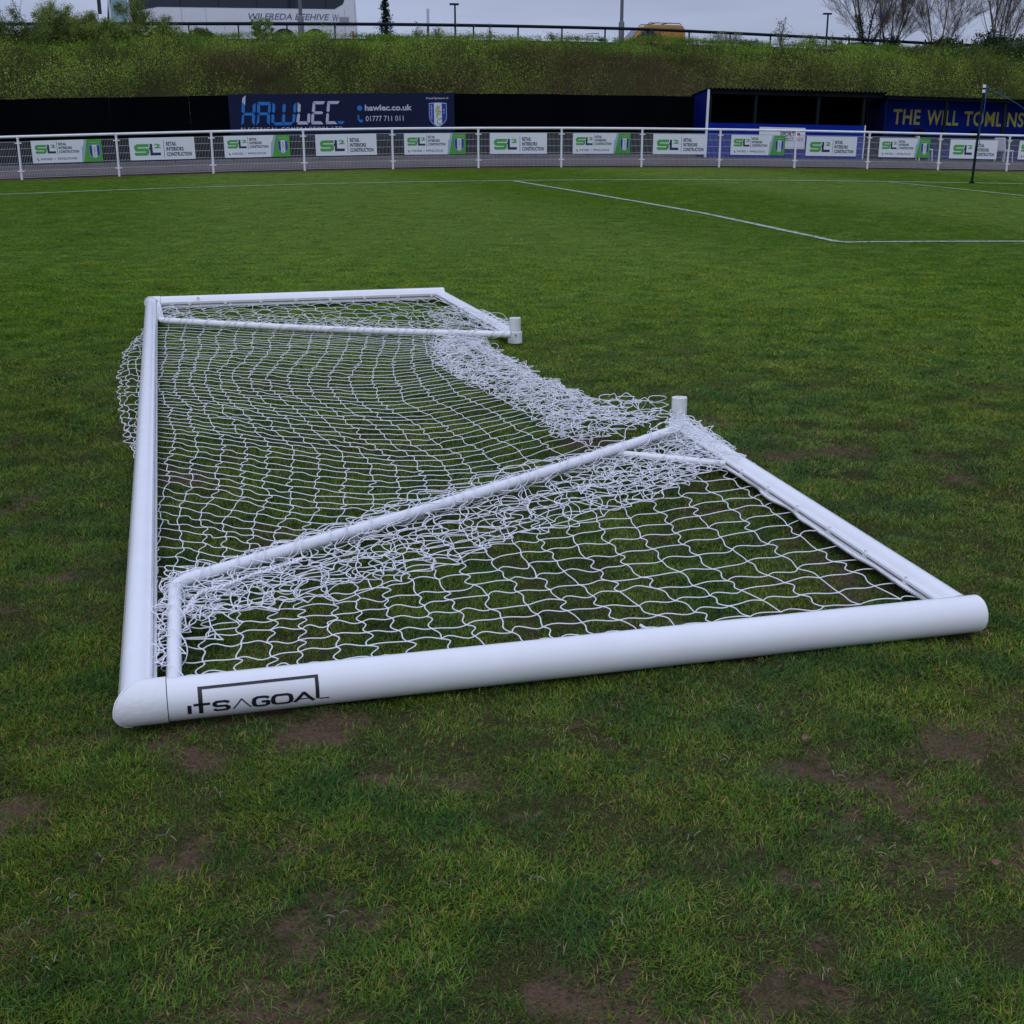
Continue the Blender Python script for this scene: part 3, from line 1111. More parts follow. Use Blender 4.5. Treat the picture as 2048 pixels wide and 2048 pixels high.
class Net:
    def __init__(self, seed):
        self.V, self.F, self.n = [], [], 0
        self.KV, self.KF, self.kn = [], [], 0
        self.rnd = np.random.default_rng(seed)
        self.clip = None

    def add(self, C_, r=.0023, sides=4):
        v, f = tubes(C_, r, sides)
        self.V.append(v)
        self.F.append(f + self.n)
        self.n += len(v)

    def beyond(self, Q):
        """True on the far side of the stay"""
        a, b = self.clip
        return (b.x - a.x) * (Q[:, 1] - a.y) - (b.y - a.y) * (Q[:, 0] - a.x) > -.004

    def grid(self, P, jit=.006, zj=.006, slack=.118, amp=.03, r=.0023, drop=0.0, rowbias=0.0, up=.35, zmin=.012, low=0.02, K=7, zig=0.0):
        rnd = self.rnd
        P = P.copy()
        nr, nc, _ = P.shape
        # slow wander plus small scatter
        gx_, gy_ = np.meshgrid(np.arange(nc), np.arange(nr))
        s_ = int(rnd.integers(1000))
        P[..., 0] += (fbm(gx_, gy_, .16, s_, 2) - .5) * low * 2 + rnd.normal(0, jit, (nr, nc))
        P[..., 1] += (fbm(gx_, gy_, .16, s_ + 7, 2) - .5) * low * 2 + rnd.normal(0, jit, (nr, nc))
        P[1::2, :, 0] += zig
        P[::2, :, 0] -= zig
        P[..., 2] = np.maximum(P[..., 2] + np.abs(rnd.normal(0, zj, (nr, nc))), zmin)
        A_, B2 = P[:, :-1].reshape(-1, 3), P[:, 1:].reshape(-1, 3)
        keep = rnd.uniform(0, 1, len(A_)) >= drop
        if self.clip: keep &= self.beyond(A_) & self.beyond(B2)
        self.add(cords(A_[keep], B2[keep], slack, rnd, zmin, amp, rowbias, K, up=up), r)
        A_, B2 = P[:-1].reshape(-1, 3), P[1:].reshape(-1, 3)
        keep = rnd.uniform(0, 1, len(A_)) >= drop
        if self.clip: keep &= self.beyond(A_) & self.beyond(B2)
        self.add(cords(A_[keep], B2[keep], slack * .98, rnd, zmin, amp * .8, 0, K, up=up), r)
        Pk = P.reshape(-1, 3)
        if self.clip: Pk = Pk[self.beyond(Pk)]
        v, f = knots(Pk, r * 1.75)
        self.KV.append(v)
        self.KF.append(f + self.kn)
        self.kn += len(v)
        return P

    def build(self, name, label=None):
        V_ = np.concatenate(self.V + self.KV)
        nq = self.n
        F4 = np.concatenate(self.F)
        F3 = np.concatenate(self.KF) + nq if self.KF else np.zeros((0, 3), int)
        me = bpy.data.meshes.new(name)
        me.vertices.add(len(V_))
        me.vertices.foreach_set('co', V_.astype(np.float32).ravel())
        me.loops.add(F4.size + F3.size)
        me.loops.foreach_set('vertex_index', np.concatenate([F4.ravel(), F3.ravel()]).astype(np.int32))
        me.polygons.add(len(F4) + len(F3))
        me.polygons.foreach_set('loop_start', np.concatenate([np.arange(len(F4)) * 4, F4.size + np.arange(len(F3)) * 3]).astype(np.int32))
        me.materials.append(MAT['net_cord'])
        me.update(calc_edges=True)
        me.polygons.foreach_set('use_smooth', [True] * len(me.polygons))
        o = bpy.data.objects.new(name, me)
        COL.objects.link(o)
        o.parent = goal
        if label: o['label'] = label
        return o


# back net spread flat between crossbar and heap
bn = Net(3)
rows = [
    [(295, 640), (420, 646), (545, 655), (670, 662), (790, 668), (880, 672)],
    [(295, 690), (415, 692), (535, 697), (660, 702), (780, 706), (885, 700)],
    [(295, 745), (400, 745), (500, 752), (630, 762), (775, 765), (925, 745)],
    [(293, 800), (415, 808), (545, 822), (685, 832), (830, 832), (1000, 800)],
    [(293, 860), (450, 878), (610, 900), (770, 915), (930, 908), (1110, 860)],
    [(293, 925), (470, 955), (640, 982), (820, 990), (1010, 975), (1230, 930)],
    [(291, 1000), (430, 1030), (600, 1060), (790, 1068), (1000, 1055), (1240, 1020)],
    [(291, 1085), (420, 1105), (580, 1135), (780, 1145), (1000, 1130), (1240, 1100)],
    [(289, 1180), (405, 1190), (560, 1210), (770, 1215), (1000, 1200), (1240, 1180)],
]
bn.clip = (s1, s2)
bn.grid(lattice(rows, z=.024, ncol=18, nrow=60), jit=.004, zj=.003, slack=.114, amp=.0085, rowbias=-.2, low=.034, r=.00165, up=.08, zig=.0, K=8)
bn.clip = None
# part of the net slipped out under the crossbar
rows = [[(306, 655), (290, 662), (278, 672)], [(300, 720), (268, 715), (247, 722)], [(298, 790), (258, 785), (236, 790)],
        [(296, 850), (262, 852), (240, 848)], [(295, 905), (272, 903), (252, 890)], [(295, 945), (285, 935), (266, 918)]]
bn.grid(lattice(rows, z=.028, ncol=4, nrow=25), jit=.004, zj=.006, slack=.11, amp=.015, r=.0016)
bn.build('back_net')

# heap: the bottom of the back net gathered into a rope-like drift
hp = Net(5)
rows = [
    [(868, 680), (900, 674), (930, 670), (955, 674)],
    [(888, 712), (922, 702), (955, 695), (982, 700)],
    [(935, 748), (972, 738), (1008, 728), (1036, 740)],
    [(1015, 786), (1050, 776), (1082, 768), (1104, 774)],
    [(1092, 826), (1125, 820), (1160, 812), (1186, 808)],
    [(1128, 862), (1170, 854), (1212, 842), (1244, 828)],
    [(1180, 884), (1225, 872), (1270, 856), (1310, 832)],
]
for k, (nc, nr, zz) in enumerate(((8, 36, .02), (7, 34, .040), (4, 30, .06))):
    P = lattice(rows, z=zz, ncol=nc, nrow=nr)
    u_ = np.linspace(-1, 1, nc)
    P[..., 2] = zz * (1 - .75 * (u_ ** 2))[None, :] + .012
    hp.grid(P, jit=.019, zj=.012, slack=.150, amp=.040, low=.04, up=.3, r=.0016, K=11)
rows2 = [[(858, 694), (872, 692), (888, 690)], [(892, 742), (912, 738), (932, 734)], [(972, 788), (994, 782), (1016, 776)], [(1056, 832), (1078, 826), (1100, 818)], [(1120, 880), (1148, 872), (1176, 862)]]
hp.grid(lattice(rows2, z=.025, ncol=4, nrow=26), jit=.013, zj=.010, slack=.135, amp=.030, r=.0016, K=11)
rows2 = [[(1180, 822), (1200, 808), (1220, 800)], [(1235, 838), (1258, 818), (1275, 806)], [(1285, 848), (1310, 826), (1335, 812)]]
hp.grid(lattice(rows2, z=.035, ncol=5, nrow=6), jit=.014, zj=.012, slack=.14, amp=.04, r=.0019, K=11)
hp.build('gathered_net', 'net bunched into a thick tangled drift')

# near side net
sn = Net(9)
rows = [
    [(352, 1352), (640, 1325), (940, 1293), (1240, 1262), (1550, 1228), (1872, 1195)],
    [(350, 1285), (620, 1262), (890, 1235), (1165, 1200), (1450, 1172), (1750, 1125)],
    [(352, 1225), (595, 1200), (840, 1165), (1090, 1128), (1350, 1095), (1630, 1042)],
    [(354, 1180), (575, 1135), (800, 1085), (1040, 1045), (1290, 1010), (1530, 972)],
    [(356, 1160), (560, 1095), (780, 1020), (1010, 965), (1250, 925), (1440, 905)],
]
sn.grid(lattice(rows, z=.026, ncol=22, nrow=15), jit=.005, zj=.004, slack=.118, amp=.0135, rowbias=.2, low=.034, r=.0019, up=.10, zig=.0, K=9)
# gathered band along the stay, several folds deep
band = [
    [(358, 1238), (610, 1195), (890, 1125), (1150, 1045), (1350, 990), (1450, 915)],
    [(354, 1195), (590, 1135), (850, 1062), (1095, 985), (1300, 942), (1420, 882)],
    [(352, 1168), (575, 1092), (820, 1012), (1060, 935), (1250, 900), (1385, 866)],
]
for zz, nc, nr, j in ((.025, 25, 6, .013), (.035, 23, 6, .017), (.045, 21, 5, .020)):
    sn.grid(lattice(band, z=zz, ncol=nc, nrow=nr), jit=j, zj=.008, slack=.12, amp=.030, low=.06, up=.25, r=.0017, K=9)
tri = [[(1180, 985), (1300, 965), (1440, 940)], [(1200, 940), (1310, 925), (1420, 905)], [(1260, 890), (1340, 880), (1395, 868)]]
for zz in (.03, .045):
    sn.grid(lattice(tri, z=zz, ncol=7, nrow=6), jit=.020, zj=.010, slack=.125, amp=.03, r=.0017)
# left end of the side net, bunched round the short leg
lft = [[(325, 1330), (345, 1330), (372, 1325)], [(328, 1260), (350, 1262), (385, 1258)], [(335, 1210), (360, 1212), (430, 1210)], [(345, 1180), (370, 1172), (470, 1170)]]
sn.grid(lattice(lft, z=.035, ncol=3, nrow=9), jit=.012, zj=.02, slack=.12, amp=.025, r=.0017)
sn.grid(lattice([[(372, 1290), (430, 1280)], [(375, 1230), (470, 1225)], [(380, 1180), (560, 1130)]], z=.035, ncol=4, nrow=6), jit=.018, zj=.010, slack=.12, amp=.03, r=.0017)
sn.grid(lattice([[(312, 1340), (322, 1338)], [(314, 1270), (334, 1262)], [(318, 1200), (345, 1190)], [(335, 1160), (372, 1145)]], z=.05, ncol=3, nrow=10), jit=.008, zj=.015, slack=.12, amp=.022, r=.0017)
# draped over the ground bar
drp = [
    [(1290, 838, .09), (1325, 822, .11), (1375, 835, .09)],
    [(1320, 868, .08), (1362, 850, .095), (1420, 872, .06)],
    [(1360, 895, .07), (1410, 884, .095), (1470, 905, .045)],
    [(1405, 930, .05), (1455, 915, .09), (1520, 938, .03)],
]
sn.grid(lattice(drp, z=.06, ncol=6, nrow=10), jit=.014, zj=.010, slack=.125, amp=.032, up=.3, r=.0017)
sn.build('side_net')

# far side net
fn = Net(15)
rows = [
    [(322, 612), (450, 609), (590, 604), (730, 600), (868, 596)],
    [(325, 622), (460, 619), (610, 616), (760, 612), (905, 614)],
    [(328, 634), (470, 634), (630, 634), (790, 632), (940, 634)],
    [(330, 646), (480, 650), (640, 656), (800, 660), (985, 664)],
]
fn.grid(lattice(rows, z=.03, ncol=20, nrow=10), jit=.008, zj=.006, slack=.122, amp=.02, r=.0016)
fb_ = [[(500, 636), (650, 640), (800, 640), (950, 640)], [(500, 648), (650, 652), (810, 655), (975, 655)], [(500, 656), (650, 662), (820, 668), (1010, 668)]]
for zz in (.03,):
    fn.grid(lattice(fb_, z=zz, ncol=20, nrow=4), jit=.020, zj=.012, slack=.125, amp=.03, r=.0016)
fc = [[(855, 628), (910, 622), (962, 626)], [(880, 645), (940, 640), (995, 648)], [(880, 662), (950, 658), (1020, 664)]]
for zz in (.04, .06):
    fn.grid(lattice(fc, z=zz, ncol=7, nrow=5), jit=.022, zj=.015, slack=.125, amp=.035, r=.0016)
fn.grid(lattice([[(318, 608), (345, 612)], [(322, 628), (370, 632)], [(330, 645), (400, 648)]], z=.035, ncol=4, nrow=5), jit=.016, zj=.012, slack=.125, amp=.03, r=.0016)
fn.build('side_net')


def path_points(pts_, n):
    P = np.array([tuple(p) for p in pts_])
    s_ = np.concatenate([[0], np.cumsum(np.linalg.norm(np.diff(P, axis=0), axis=1))])
    t = np.linspace(0, s_[-1], n)
    return np.stack([np.interp(t, s_, P[:, i]) for i in range(3)], -1), s_[-1]


# lacing wound round the stays and the ground bars
lc = Net(21)


def flush(name):
    global lc
    lc.build(name)
    lc = Net(22)


def lacing(pts_, rad, pitch, r=.0023, loose=.004, reps=2):
    for q in range(reps):
        P, Lp = path_points(pts_, int(sum((Vector(a) - Vector(b)).length for a, b in zip(pts_[:-1], pts_[1:])) / .006))
        n = len(P)
        T_ = np.gradient(P, axis=0)
        T_ /= np.linalg.norm(T_, axis=1, keepdims=True)
        A_ = np.cross(T_, [0, 0, 1.])
        A_ /= np.linalg.norm(A_, axis=1, keepdims=True)
        B2 = np.cross(A_, T_)
        s_ = np.linspace(0, Lp, n)
        ph = 2 * np.pi * (s_ / pitch + 1.2 * (fbm(s_, s_ * 0 + q, 3.0, 5 + q, 3) - .5) * 2) + q * 2.4
        rr = rad + r + loose * fbm(s_, s_ * 0 + q + 4, 9.0, 50 + q, 3) * 2
        below = np.sin(ph) < -.2
        C_ = P + A_ * (np.cos(ph) * rr)[:, None] + B2 * (np.sin(ph) * rr)[:, None]
        C_[:, 2] = np.maximum(C_[:, 2], .012)
        lc.add(C_[None], r)
        flush('lacing_cord')


lacing([tuple(p) for p in STAY_N[7:]], .0195, .15, reps=2, loose=.005, r=.0016)
lacing([tuple(p) for p in STAY_N[:8]], .0195, .17, reps=1, loose=.006, r=.0016)
lacing([tuple(p) for p in STAY_F[5:]], .0195, .13, reps=2, r=.0016)
lacing([tuple(e1.lerp(e0, .02)), tuple(e1.lerp(e0, .24))], .033, .09, reps=2, loose=.012, r=.0016)
lacing([tuple(g1), tuple(g1.lerp(g0, .4))], .033, .11, reps=2, loose=.012, r=.0016)
# strands lying along the stays
for q in range(3):
    P, _ = path_points([tuple(p) for p in STAY_N[6:]], 240)
    s_ = np.linspace(0, 2.4, 240)
    P[:, 0] += (fbm(s_, s_ * 0 + q, 5, 60 + q, 3) - .5) * .07 - .010
    P[:, 1] += (fbm(s_, s_ * 0 + q, 5, 70 + q, 3) - .5) * .07 + .018
    P[:, 2] += .004 + (fbm(s_, s_ * 0 + q, 6, 80 + q, 3) - .5) * .035
    lc.add(P[None], .0021)
    flush('loose_cord')

# twisted edge rope with clips in the near ground bar's track
rp = Net(33)


def flush_rope():
    global rp
    rp.build('edge_rope')
    rp = Net(34)


def rope(a, b, off, wig, r, n, nt_=2):
    P, Lp = path_points([tuple(a), tuple(b)], n)
    s_ = np.linspace(0, Lp, n)
    T_ = (P[-1] - P[0]) / Lp
    A_ = np.cross(T_, [0, 0, 1.])
    w1 = (fbm(s_, s_ * 0, 7, 91, 3) - .5) * 2 * wig
    w2 = (fbm(s_, s_ * 0 + 3, 7, 93, 3) - .5) * 1.2 * wig
    for k in range(nt_):
        ph = s_ * 2 * np.pi / .022 + k * 2 * np.pi / nt_
        C_ = P + A_ * (off + w1 + r * .75 * np.cos(ph))[:, None]
        C_[:, 2] += w2 + r * .75 * np.sin(ph) - .006
        rp.add(C_[None], r)
    flush_rope()


rope(e0, e1, -.052, .010, .0042, 420)
rope(g0, g1, .052, .012, .0042, 380)
P_, _ = path_points([LG(368, 1350, .03), LG(352, 1290, .04), LG(366, 1225, .05), LG(400, 1185, .06), LG(600, 1120, .05)], 160)
s_ = np.linspace(0, 1, 160)
P_[:, 0] += (fbm(s_ * 9, s_ * 0, 1, 4, 3) - .5) * .04
for k in range(2):
    Q_ = P_.copy()
    Q_[:, 0] += .003 * np.cos(s_ * 150 + k * np.pi)
    Q_[:, 2] += .003 * np.sin(s_ * 150 + k * np.pi)
    rp.add(Q_[None], .0038)
rp.build('edge_rope')
rp = Net(35)
lp_ = Vector(LG(1293, 1256, .05))
Q_ = np.array([(lp_.x + .020 * math.sin(a) * (1 - a / 11), lp_.y + .026 * math.cos(a) + .004 * a - .02, .030 + .022 * abs(math.sin(a / 2)) + .002 * a) for a in np.linspace(-1.2, 6.4, 40)])
rp.add(Q_[None], .0042, 6)
rp.build('rope_loop')
for (a, b, off, n) in ((e0, e1, -.047, 9), (g0, g1, .047, 7)):
    d_ = (b - a).normalized()
    side = d_.cross(Vector((0, 0, 1)))
    first = None
    for k in range(n):
        p = a + (b - a) * ((k + .55) / n) + side * off
        if first is None:
            mb = MB()
            mb.box(-.009, .009, -.006, .006, -.010, .008)
            mb.tube([(0, 0, .008), (0, 0, .017)], .005, 8)
            first = mb.build('net_clip', 'white_clip', goal, loc=p + Vector((0, 0, .008)))
        else:
            c2 = first.copy()
            COL.objects.link(c2)
            c2.location = p + Vector((0, 0, .008))
        (first if k == 0 else c2).rotation_euler = (0, 0, math.atan2(d_.y, d_.x))
# clips along the far upright
mb = MB()
mb.box(-.010, .010, -.005, .005, -.008, .010)
fc_ = mb.build('net_clip', 'white_clip', goal, loc=(.25, GW - R0 - .016, .05))
for k in range(1, 8):
    c2 = fc_.copy()
    COL.objects.link(c2)
    c2.location = (.25 + k * .24, GW - R0 - .016, .05)

# small litter lying in the grass
for (px, py, sc_, ttl) in ((1612, 1480, .013, 'curled pink-brown dead leaf lying in the grass right of centre'),
                           (1990, 1728, .009, 'small reddish dead leaf near the right edge of the grass'),
                           (1560, 1000, .012, 'tiny brown leaf scrap beyond the goal side bar'),
                           (1330, 792, .014, 'tan leaf scrap in the grass beyond the standing stub')):
    x, y, _ = G(px, py, .02)
    mb = MB()
    vs, fs = [], []
    for i in range(5):
        for j in range(4):
            u, v = i / 4 - .5, j / 3 - .5
            w = (1 - (2 * u) ** 2) ** .5 * .8 + .08
            vs.append((u * sc_ * 2, v * sc_ * 1.3 * w, sc_ * (1.2 * v * v + .8 * u * u) + random.uniform(0, .002)))
    for i in range(4):
        for j in range(3):
            fs.append((i * 4 + j, i * 4 + j + 1, i * 4 + j + 5, i * 4 + j + 4))
    mb.add(vs, fs)
    o = mb.build('dead_leaf', 'dead_leaf', loc=(x, y, .022))
    o.rotation_euler = (.3, .2, random.uniform(0, 6))
    tag(o, ttl, 'leaf')
# bleached straw and stalk bits
st_v = Net(44)
segs = []
for (px, py) in [(115, 1803), (138, 1810), (107, 1948), (1212, 1475), (1430, 1525), (1650, 1960), (1905, 1985), (920, 1790), (1070, 1775), (646, 1845),
                 (1240, 1860), (60, 1870), (1830, 1655), (1745, 1700), (330, 1690), (430, 1600), (1500, 1430), (1390, 1700), (205, 1730), (1680, 1560)]:
    x, y, _ = G(px, py, .015)
    for k in range(3):
        a = random.uniform(0, 6.28)
        l = random.uniform(.008, .022)
        p0 = np.array([x + random.gauss(0, .012), y + random.gauss(0, .012), .02 + random.uniform(0, .012)])
        segs.append([p0 + np.array([math.cos(a + t * .5) * l * t, math.sin(a + t * .5) * l * t, .006 * math.sin(3 * t)]) for t in (0, .33, .66, 1)])
v_, f_ = tubes(np.array(segs), .0008, 3)
o = np_mesh('straw', v_, f_, ['straw'], kind='stuff')
tag(o, 'bleached straw bits scattered over the worn turf')

# ------------------------------------------------------------------ spectator railing along the pitch
BAY = 2.478
H_R = 1.08
rail = thing('spectator_railing', SD(0, 0), FA, 'long white steel spectator railing with mesh infill along the far side of the pitch', 'railing')
RI = (Matrix.Translation(SD(0, 0)) @ Matrix.Rotation(FA, 4, 'Z')).inverted()


def post_mesh():
    mb = MB()
    mb.tube([(0, 0, -.03), (0, 0, H_R - .03)], .031, 12)
    mb.tube([(0, 0, H_R - .05), (0, 0, H_R)], [.036, .040], 12)
    return mb


NB0, NB1 = -5, 18
p0 = mesh0 = tab0 = None


def dup_part(src, loc, rot):
    c_ = src.copy()
    COL.objects.link(c_)
    c_.location = loc
    c_.rotation_euler = rot
    return c_


def wire_panel():
    mb = MB()
    w0, w1 = .05, BAY - .05
    n = 60
    for i in range(n + 1):
        x = w0 + (w1 - w0) * i / n
        mb.box(x - .0028, x + .0028, -.0028, .0028, .05, .975)
    for z in (.055, .23, .42, .605, .79, .965):
        mb.box(w0 - .01, w1 + .01, -.0125, -.0045, z - .006, z + .006)
    return mb


for k in range(NB0, NB1 + 1):
    a = RI @ SD(k * BAY, 0)
    b = RI @ SD((k + 1) * BAY, 0)
    sl_ang = math.atan2(b.z - a.z, b.x - a.x)
    if p0 is None:
        p0 = post_mesh().build('post', 'fence_white', rail, smooth=True, loc=a)
        mb = MB()
        zz = 0
        mb.box(-.085, .085, -.022, -.010, zz - .016, zz + .016)
        mb.box(-.036, .036, -.036, -.0222, zz - .02, zz + .02)
        tab0 = mb.build('bracket', 'fence_white', rail, loc=a + Vector((0, 0, .93)))
        dup_part(tab0, a + Vector((0, 0, .22)), (0, 0, 0))
        mesh0 = wire_panel().build('mesh_panel', 'mesh_white', rail, loc=a)
        mesh0.rotation_euler = (0, -sl_ang, 0)
        tr0 = MB().tube([(-.0, 0, H_R + .014), (BAY, 0, H_R + .014)], .033, 14).build('top_rail', 'fence_white', rail, smooth=True, loc=a)
        tr0.rotation_euler = (0, -sl_ang, 0)
    else:
        dup_part(p0, a, (0, 0, 0))
        dup_part(tab0, a + Vector((0, 0, .93)), (0, 0, 0))
        dup_part(tab0, a + Vector((0, 0, .22)), (0, 0, 0))
        if k < NB1:
            dup_part(mesh0, a, (0, -sl_ang, 0))
            dup_part(tr0, a, (0, -sl_ang, 0))


# ------------------------------------------------------------------ printed crest used on banners and board
def crest_parts(parent, cx_, z0_, w, h, y, detail=True):
    """shield with its top at z0_+h, centre cx_, in the x-z plane; y grows towards the viewer as negative"""
    def shield(k):
        pts_ = [(-.5, .97), (-.25, .99), (0, 1.0), (.25, .99), (.5, .97), (.5, .42), (.47, .30), (.38, .19), (.2, .07), (0, 0), (-.2, .07), (-.38, .19), (-.47, .30), (-.5, .42)]
        return [(cx_ + px * w * k, z0_ + h * (.5 + (pz - .5) * k)) for px, pz in pts_]
    MB().flat(shield(1.0), y).build('crest_rim', 'crest_rim', parent)
    MB().flat(shield(.93), y - .0015).build('crest_field', 'crest_blue', parent)
    s_ = .93 * .235
    st = [(-s_, .968), (0, .985), (s_, .968), (s_, .135), (0, .04), (-s_, .135)]
    MB().flat([(cx_ + px * w, z0_ + h * pz) for px, pz in st], y - .003).build('crest_stripe', 'crest_white', parent)
    mb = MB()
    if detail:
        for (t_, xx, zz, ww, hh) in (('R', -.16, .60, .30, .27), ('F', -.13, .37, .25, .28), ('C', -.13, .10, .26, .28)):
            put_text(mb, t_, cx_ + xx * w, z0_ + zz * h, ww * w, hh * h, y - .0045, bold=.035, shear=.25)
        mb.build('crest_monogram', 'crest_yellow', parent)
        mb = MB()
        for i, ch in enumerate('RETFORD'):
            put_text(mb, ch, cx_ - .40 * w, z0_ + h * (.84 - i * .085), w * .09, h * .055, y - .0045, bold=.02)
        for i, ch in enumerate('FC'):
            put_text(mb, ch, cx_ + .30 * w, z0_ + h * (.66 - i * .10), w * .09, h * .055, y - .0045, bold=.02)
        mb.build('crest_lettering', 'crest_white', parent)
    else:
        for (t_, xx, zz, ww, hh) in (('R', -.13, .62, .24, .24), ('F', -.11, .38, .22, .24), ('C', -.12, .13, .22, .24)):
            put_text(mb, t_, cx_ + xx * w, z0_ + zz * h, ww * w, hh * h, y - .0045, bold=.03, shear=.2)
        mb.build('crest_monogram', 'crest_yellow', parent)


def logo_sl(parent, x, z, w, h, y):
    """thick rounded S, an L and a raised 2"""
    sw, t_ = w * .56, h * .27
    mb = MB()
    c_ = t_ * .9
    mid = z + h / 2
    # S in five straight bars with cut corners
    mb.flat([(x + c_, z + h), (x + sw, z + h), (x + sw, z + h - t_), (x + c_, z + h - t_), (x, z + h - t_), (x, z + h - c_ * .7)], y)
    mb.flat([(x, z + h - t_), (x + t_ * 1.1, z + h - t_), (x + t_ * 1.1, mid + t_ * .5), (x + t_ * .6, mid + t_ * .5), (x, mid + t_ * .7)], y)
    mb.flat([(x, mid + t_ * .7), (x + t_ * .6, mid + t_ * .5), (x + sw - c_ * .5, mid + t_ * .5), (x + sw, mid + t_ * .1), (x + sw, mid - t_ * .5), (x + c_ * .6, mid - t_ * .5), (x + t_ * .1, mid)], y)
    mb.flat([(x + sw, mid - t_ * .5), (x + sw, z + t_), (x + sw - t_ * 1.1, z + t_), (x + sw - t_ * 1.1, mid - t_ * .5)], y)
    mb.flat([(x, z + t_), (x, z + c_ * .5), (x + c_ * .5, z), (x + sw - c_, z), (x + sw - c_ * .2, z + c_ * .4), (x + sw, z + t_)], y)
    mb2 = MB()
    x2 = x + w * .70
    put_text(mb2, '2', x2 + w * .06, z + h * .62, w * .25, h * .38, y - .001, bold=.04)
    mb.build('logo_letter_s', 'logo_green', parent)
    mb2.build('logo_digit', 'logo_green', parent)
    mb = MB()
    xl = x + sw + w * .035
    mb.flat([(xl - w * .05, z + h * .62), (xl, z + h * .72), (xl, z + h), (xl + w * .10, z + h), (xl + w * .10, z + t_ * .9), (x + w, z + t_ * .9), (x + w, z), (xl, z), (xl, z + h * .45)], y)
    mb.build('logo_letter_l', 'logo_navy', parent)


def banner_a(loc):
    t = thing('banner', loc, FA)
    t['label'] = 'x'
    t['category'] = 'banner'
    t['group'] = 'sponsor banners tied to the railing'
    w, h = 1.77, .575
    MB().box(0, w, -.004, 0, 0, h).build('sheet', 'banner_white', t)
    MB().flat([(w * .70, 0), (w * .86, 0), (w * .86, h), (w * .755, h), (w * .735, h * .70), (w * .715, h * .68)], -.0055).build('pale_panel', 'banner_pale', t)
    MB().flat([(w * .725, 0), (w, 0), (w, h), (w * .795, h)], -.007).build('green_panel', 'banner_green', t)
    crest_parts(t, w * .895, h * .14, w * .155, h * .62, -.009, detail=False)
    put_text(MB(), 'Proud Sponsors of', w * .82, h * .84, w * .15, h * .045, -.009).build('small_print', 'banner_white', t)
    logo_sl(t, w * .05, h * .42, w * .29, h * .39, -.0055)
    MB().flat([(w * .360, h * .36), (w * .366, h * .36), (w * .366, h * .94), (w * .360, h * .94)], -.0055).build('divider', 'text_dark', t)
    mb = MB()
    put_text(mb, 'RETAIL', w * .385, h * .76, w * .115, h * .125, -.0055, bold=.035)
    put_text(mb, 'INTERIORS', w * .385, h * .59, w * .19, h * .125, -.0055, bold=.035)
    put_text(mb, 'CONSTRUCTION', w * .385, h * .42, w * .285, h * .125, -.0055, bold=.035)
    put_text(mb, '01145 518222', w * .115, h * .13, w * .165, h * .10, -.0055, bold=.02)
    put_text(mb, 'WWW.SL2-LTD.CO.UK', w * .35, h * .13, w * .28, h * .10, -.0055, bold=.02)
    mb.build('lettering', 'text_dark', t)
    mb = MB()
    mb.flat([(w * .055, h * .22), (w * .07, h * .22), (w * .095, h * .12), (w * .08, h * .10)], -.0055)
    mb.build('phone_mark', 'text_dark', t)
    mb = MB()
    n = 12
    mb.flat([(w * .315 + .02 * math.cos(6.2832 * k / n), h * .18 + .02 * math.sin(6.2832 * k / n)) for k in range(n)], -.0055)
    mb.build('globe_mark', 'crest_rim', t)
    return t


def banner_b(loc):
    t = thing('banner', loc, FA)
    t['label'] = 'x'
    t['category'] = 'banner'
    t['group'] = 'sponsor banners tied to the railing'
    w, h = 1.70, .575
    MB().box(0, w, -.004, 0, 0, h).build('sheet', 'banner_white', t)
    logo_sl(t, w * .07, h * .20, w * .40, h * .52, -.0055)
    MB().flat([(w * .520, h * .10), (w * .526, h * .10), (w * .526, h * .88), (w * .520, h * .88)], -.0055).build('divider', 'text_dark', t)
    mb = MB()
    put_text(mb, 'RETAIL', w * .56, h * .62, w * .16, h * .18, -.0055, bold=.035)
    put_text(mb, 'INTERIORS', w * .56, h * .385, w * .265, h * .18, -.0055, bold=.035)
    put_text(mb, 'CONSTRUCTION', w * .56, h * .15, w * .385, h * .18, -.0055, bold=.035)
    mb.build('lettering', 'text_dark', t)
    return t


ordn = ['first', 'second', 'third', 'fourth', 'fifth', 'sixth', 'seventh']
ba = bb = None
ia = ib = 0
for k in range(0, 14):
    off = .33
    a = SD(k * BAY + off, -.035)
    b = SD(k * BAY + off + 1.7, -.035)
    loc = Vector((a.x, a.y, (a.z + b.z) / 2 + .385))
    if k % 2 == 0:
        if ba is None:
            ba = o = banner_a(loc)
        else:
            o = copy_tree(ba)
            o.location = loc
        o['label'] = '%s from the left of the white banners with a green end and blue striped crest' % ordn[ia]
        ia += 1
    else:
        if bb is None:
            bb = o = banner_b(loc)
        else:
            o = copy_tree(bb)
            o.location = loc
        o['label'] = '%s from the left of the all-white banners reading retail interiors construction' % ordn[ib]
        ib += 1
    o.rotation_euler = (random.uniform(-.02, .02), -math.atan2(b.z - a.z, 1.7) + random.uniform(-.004, .004), FA)

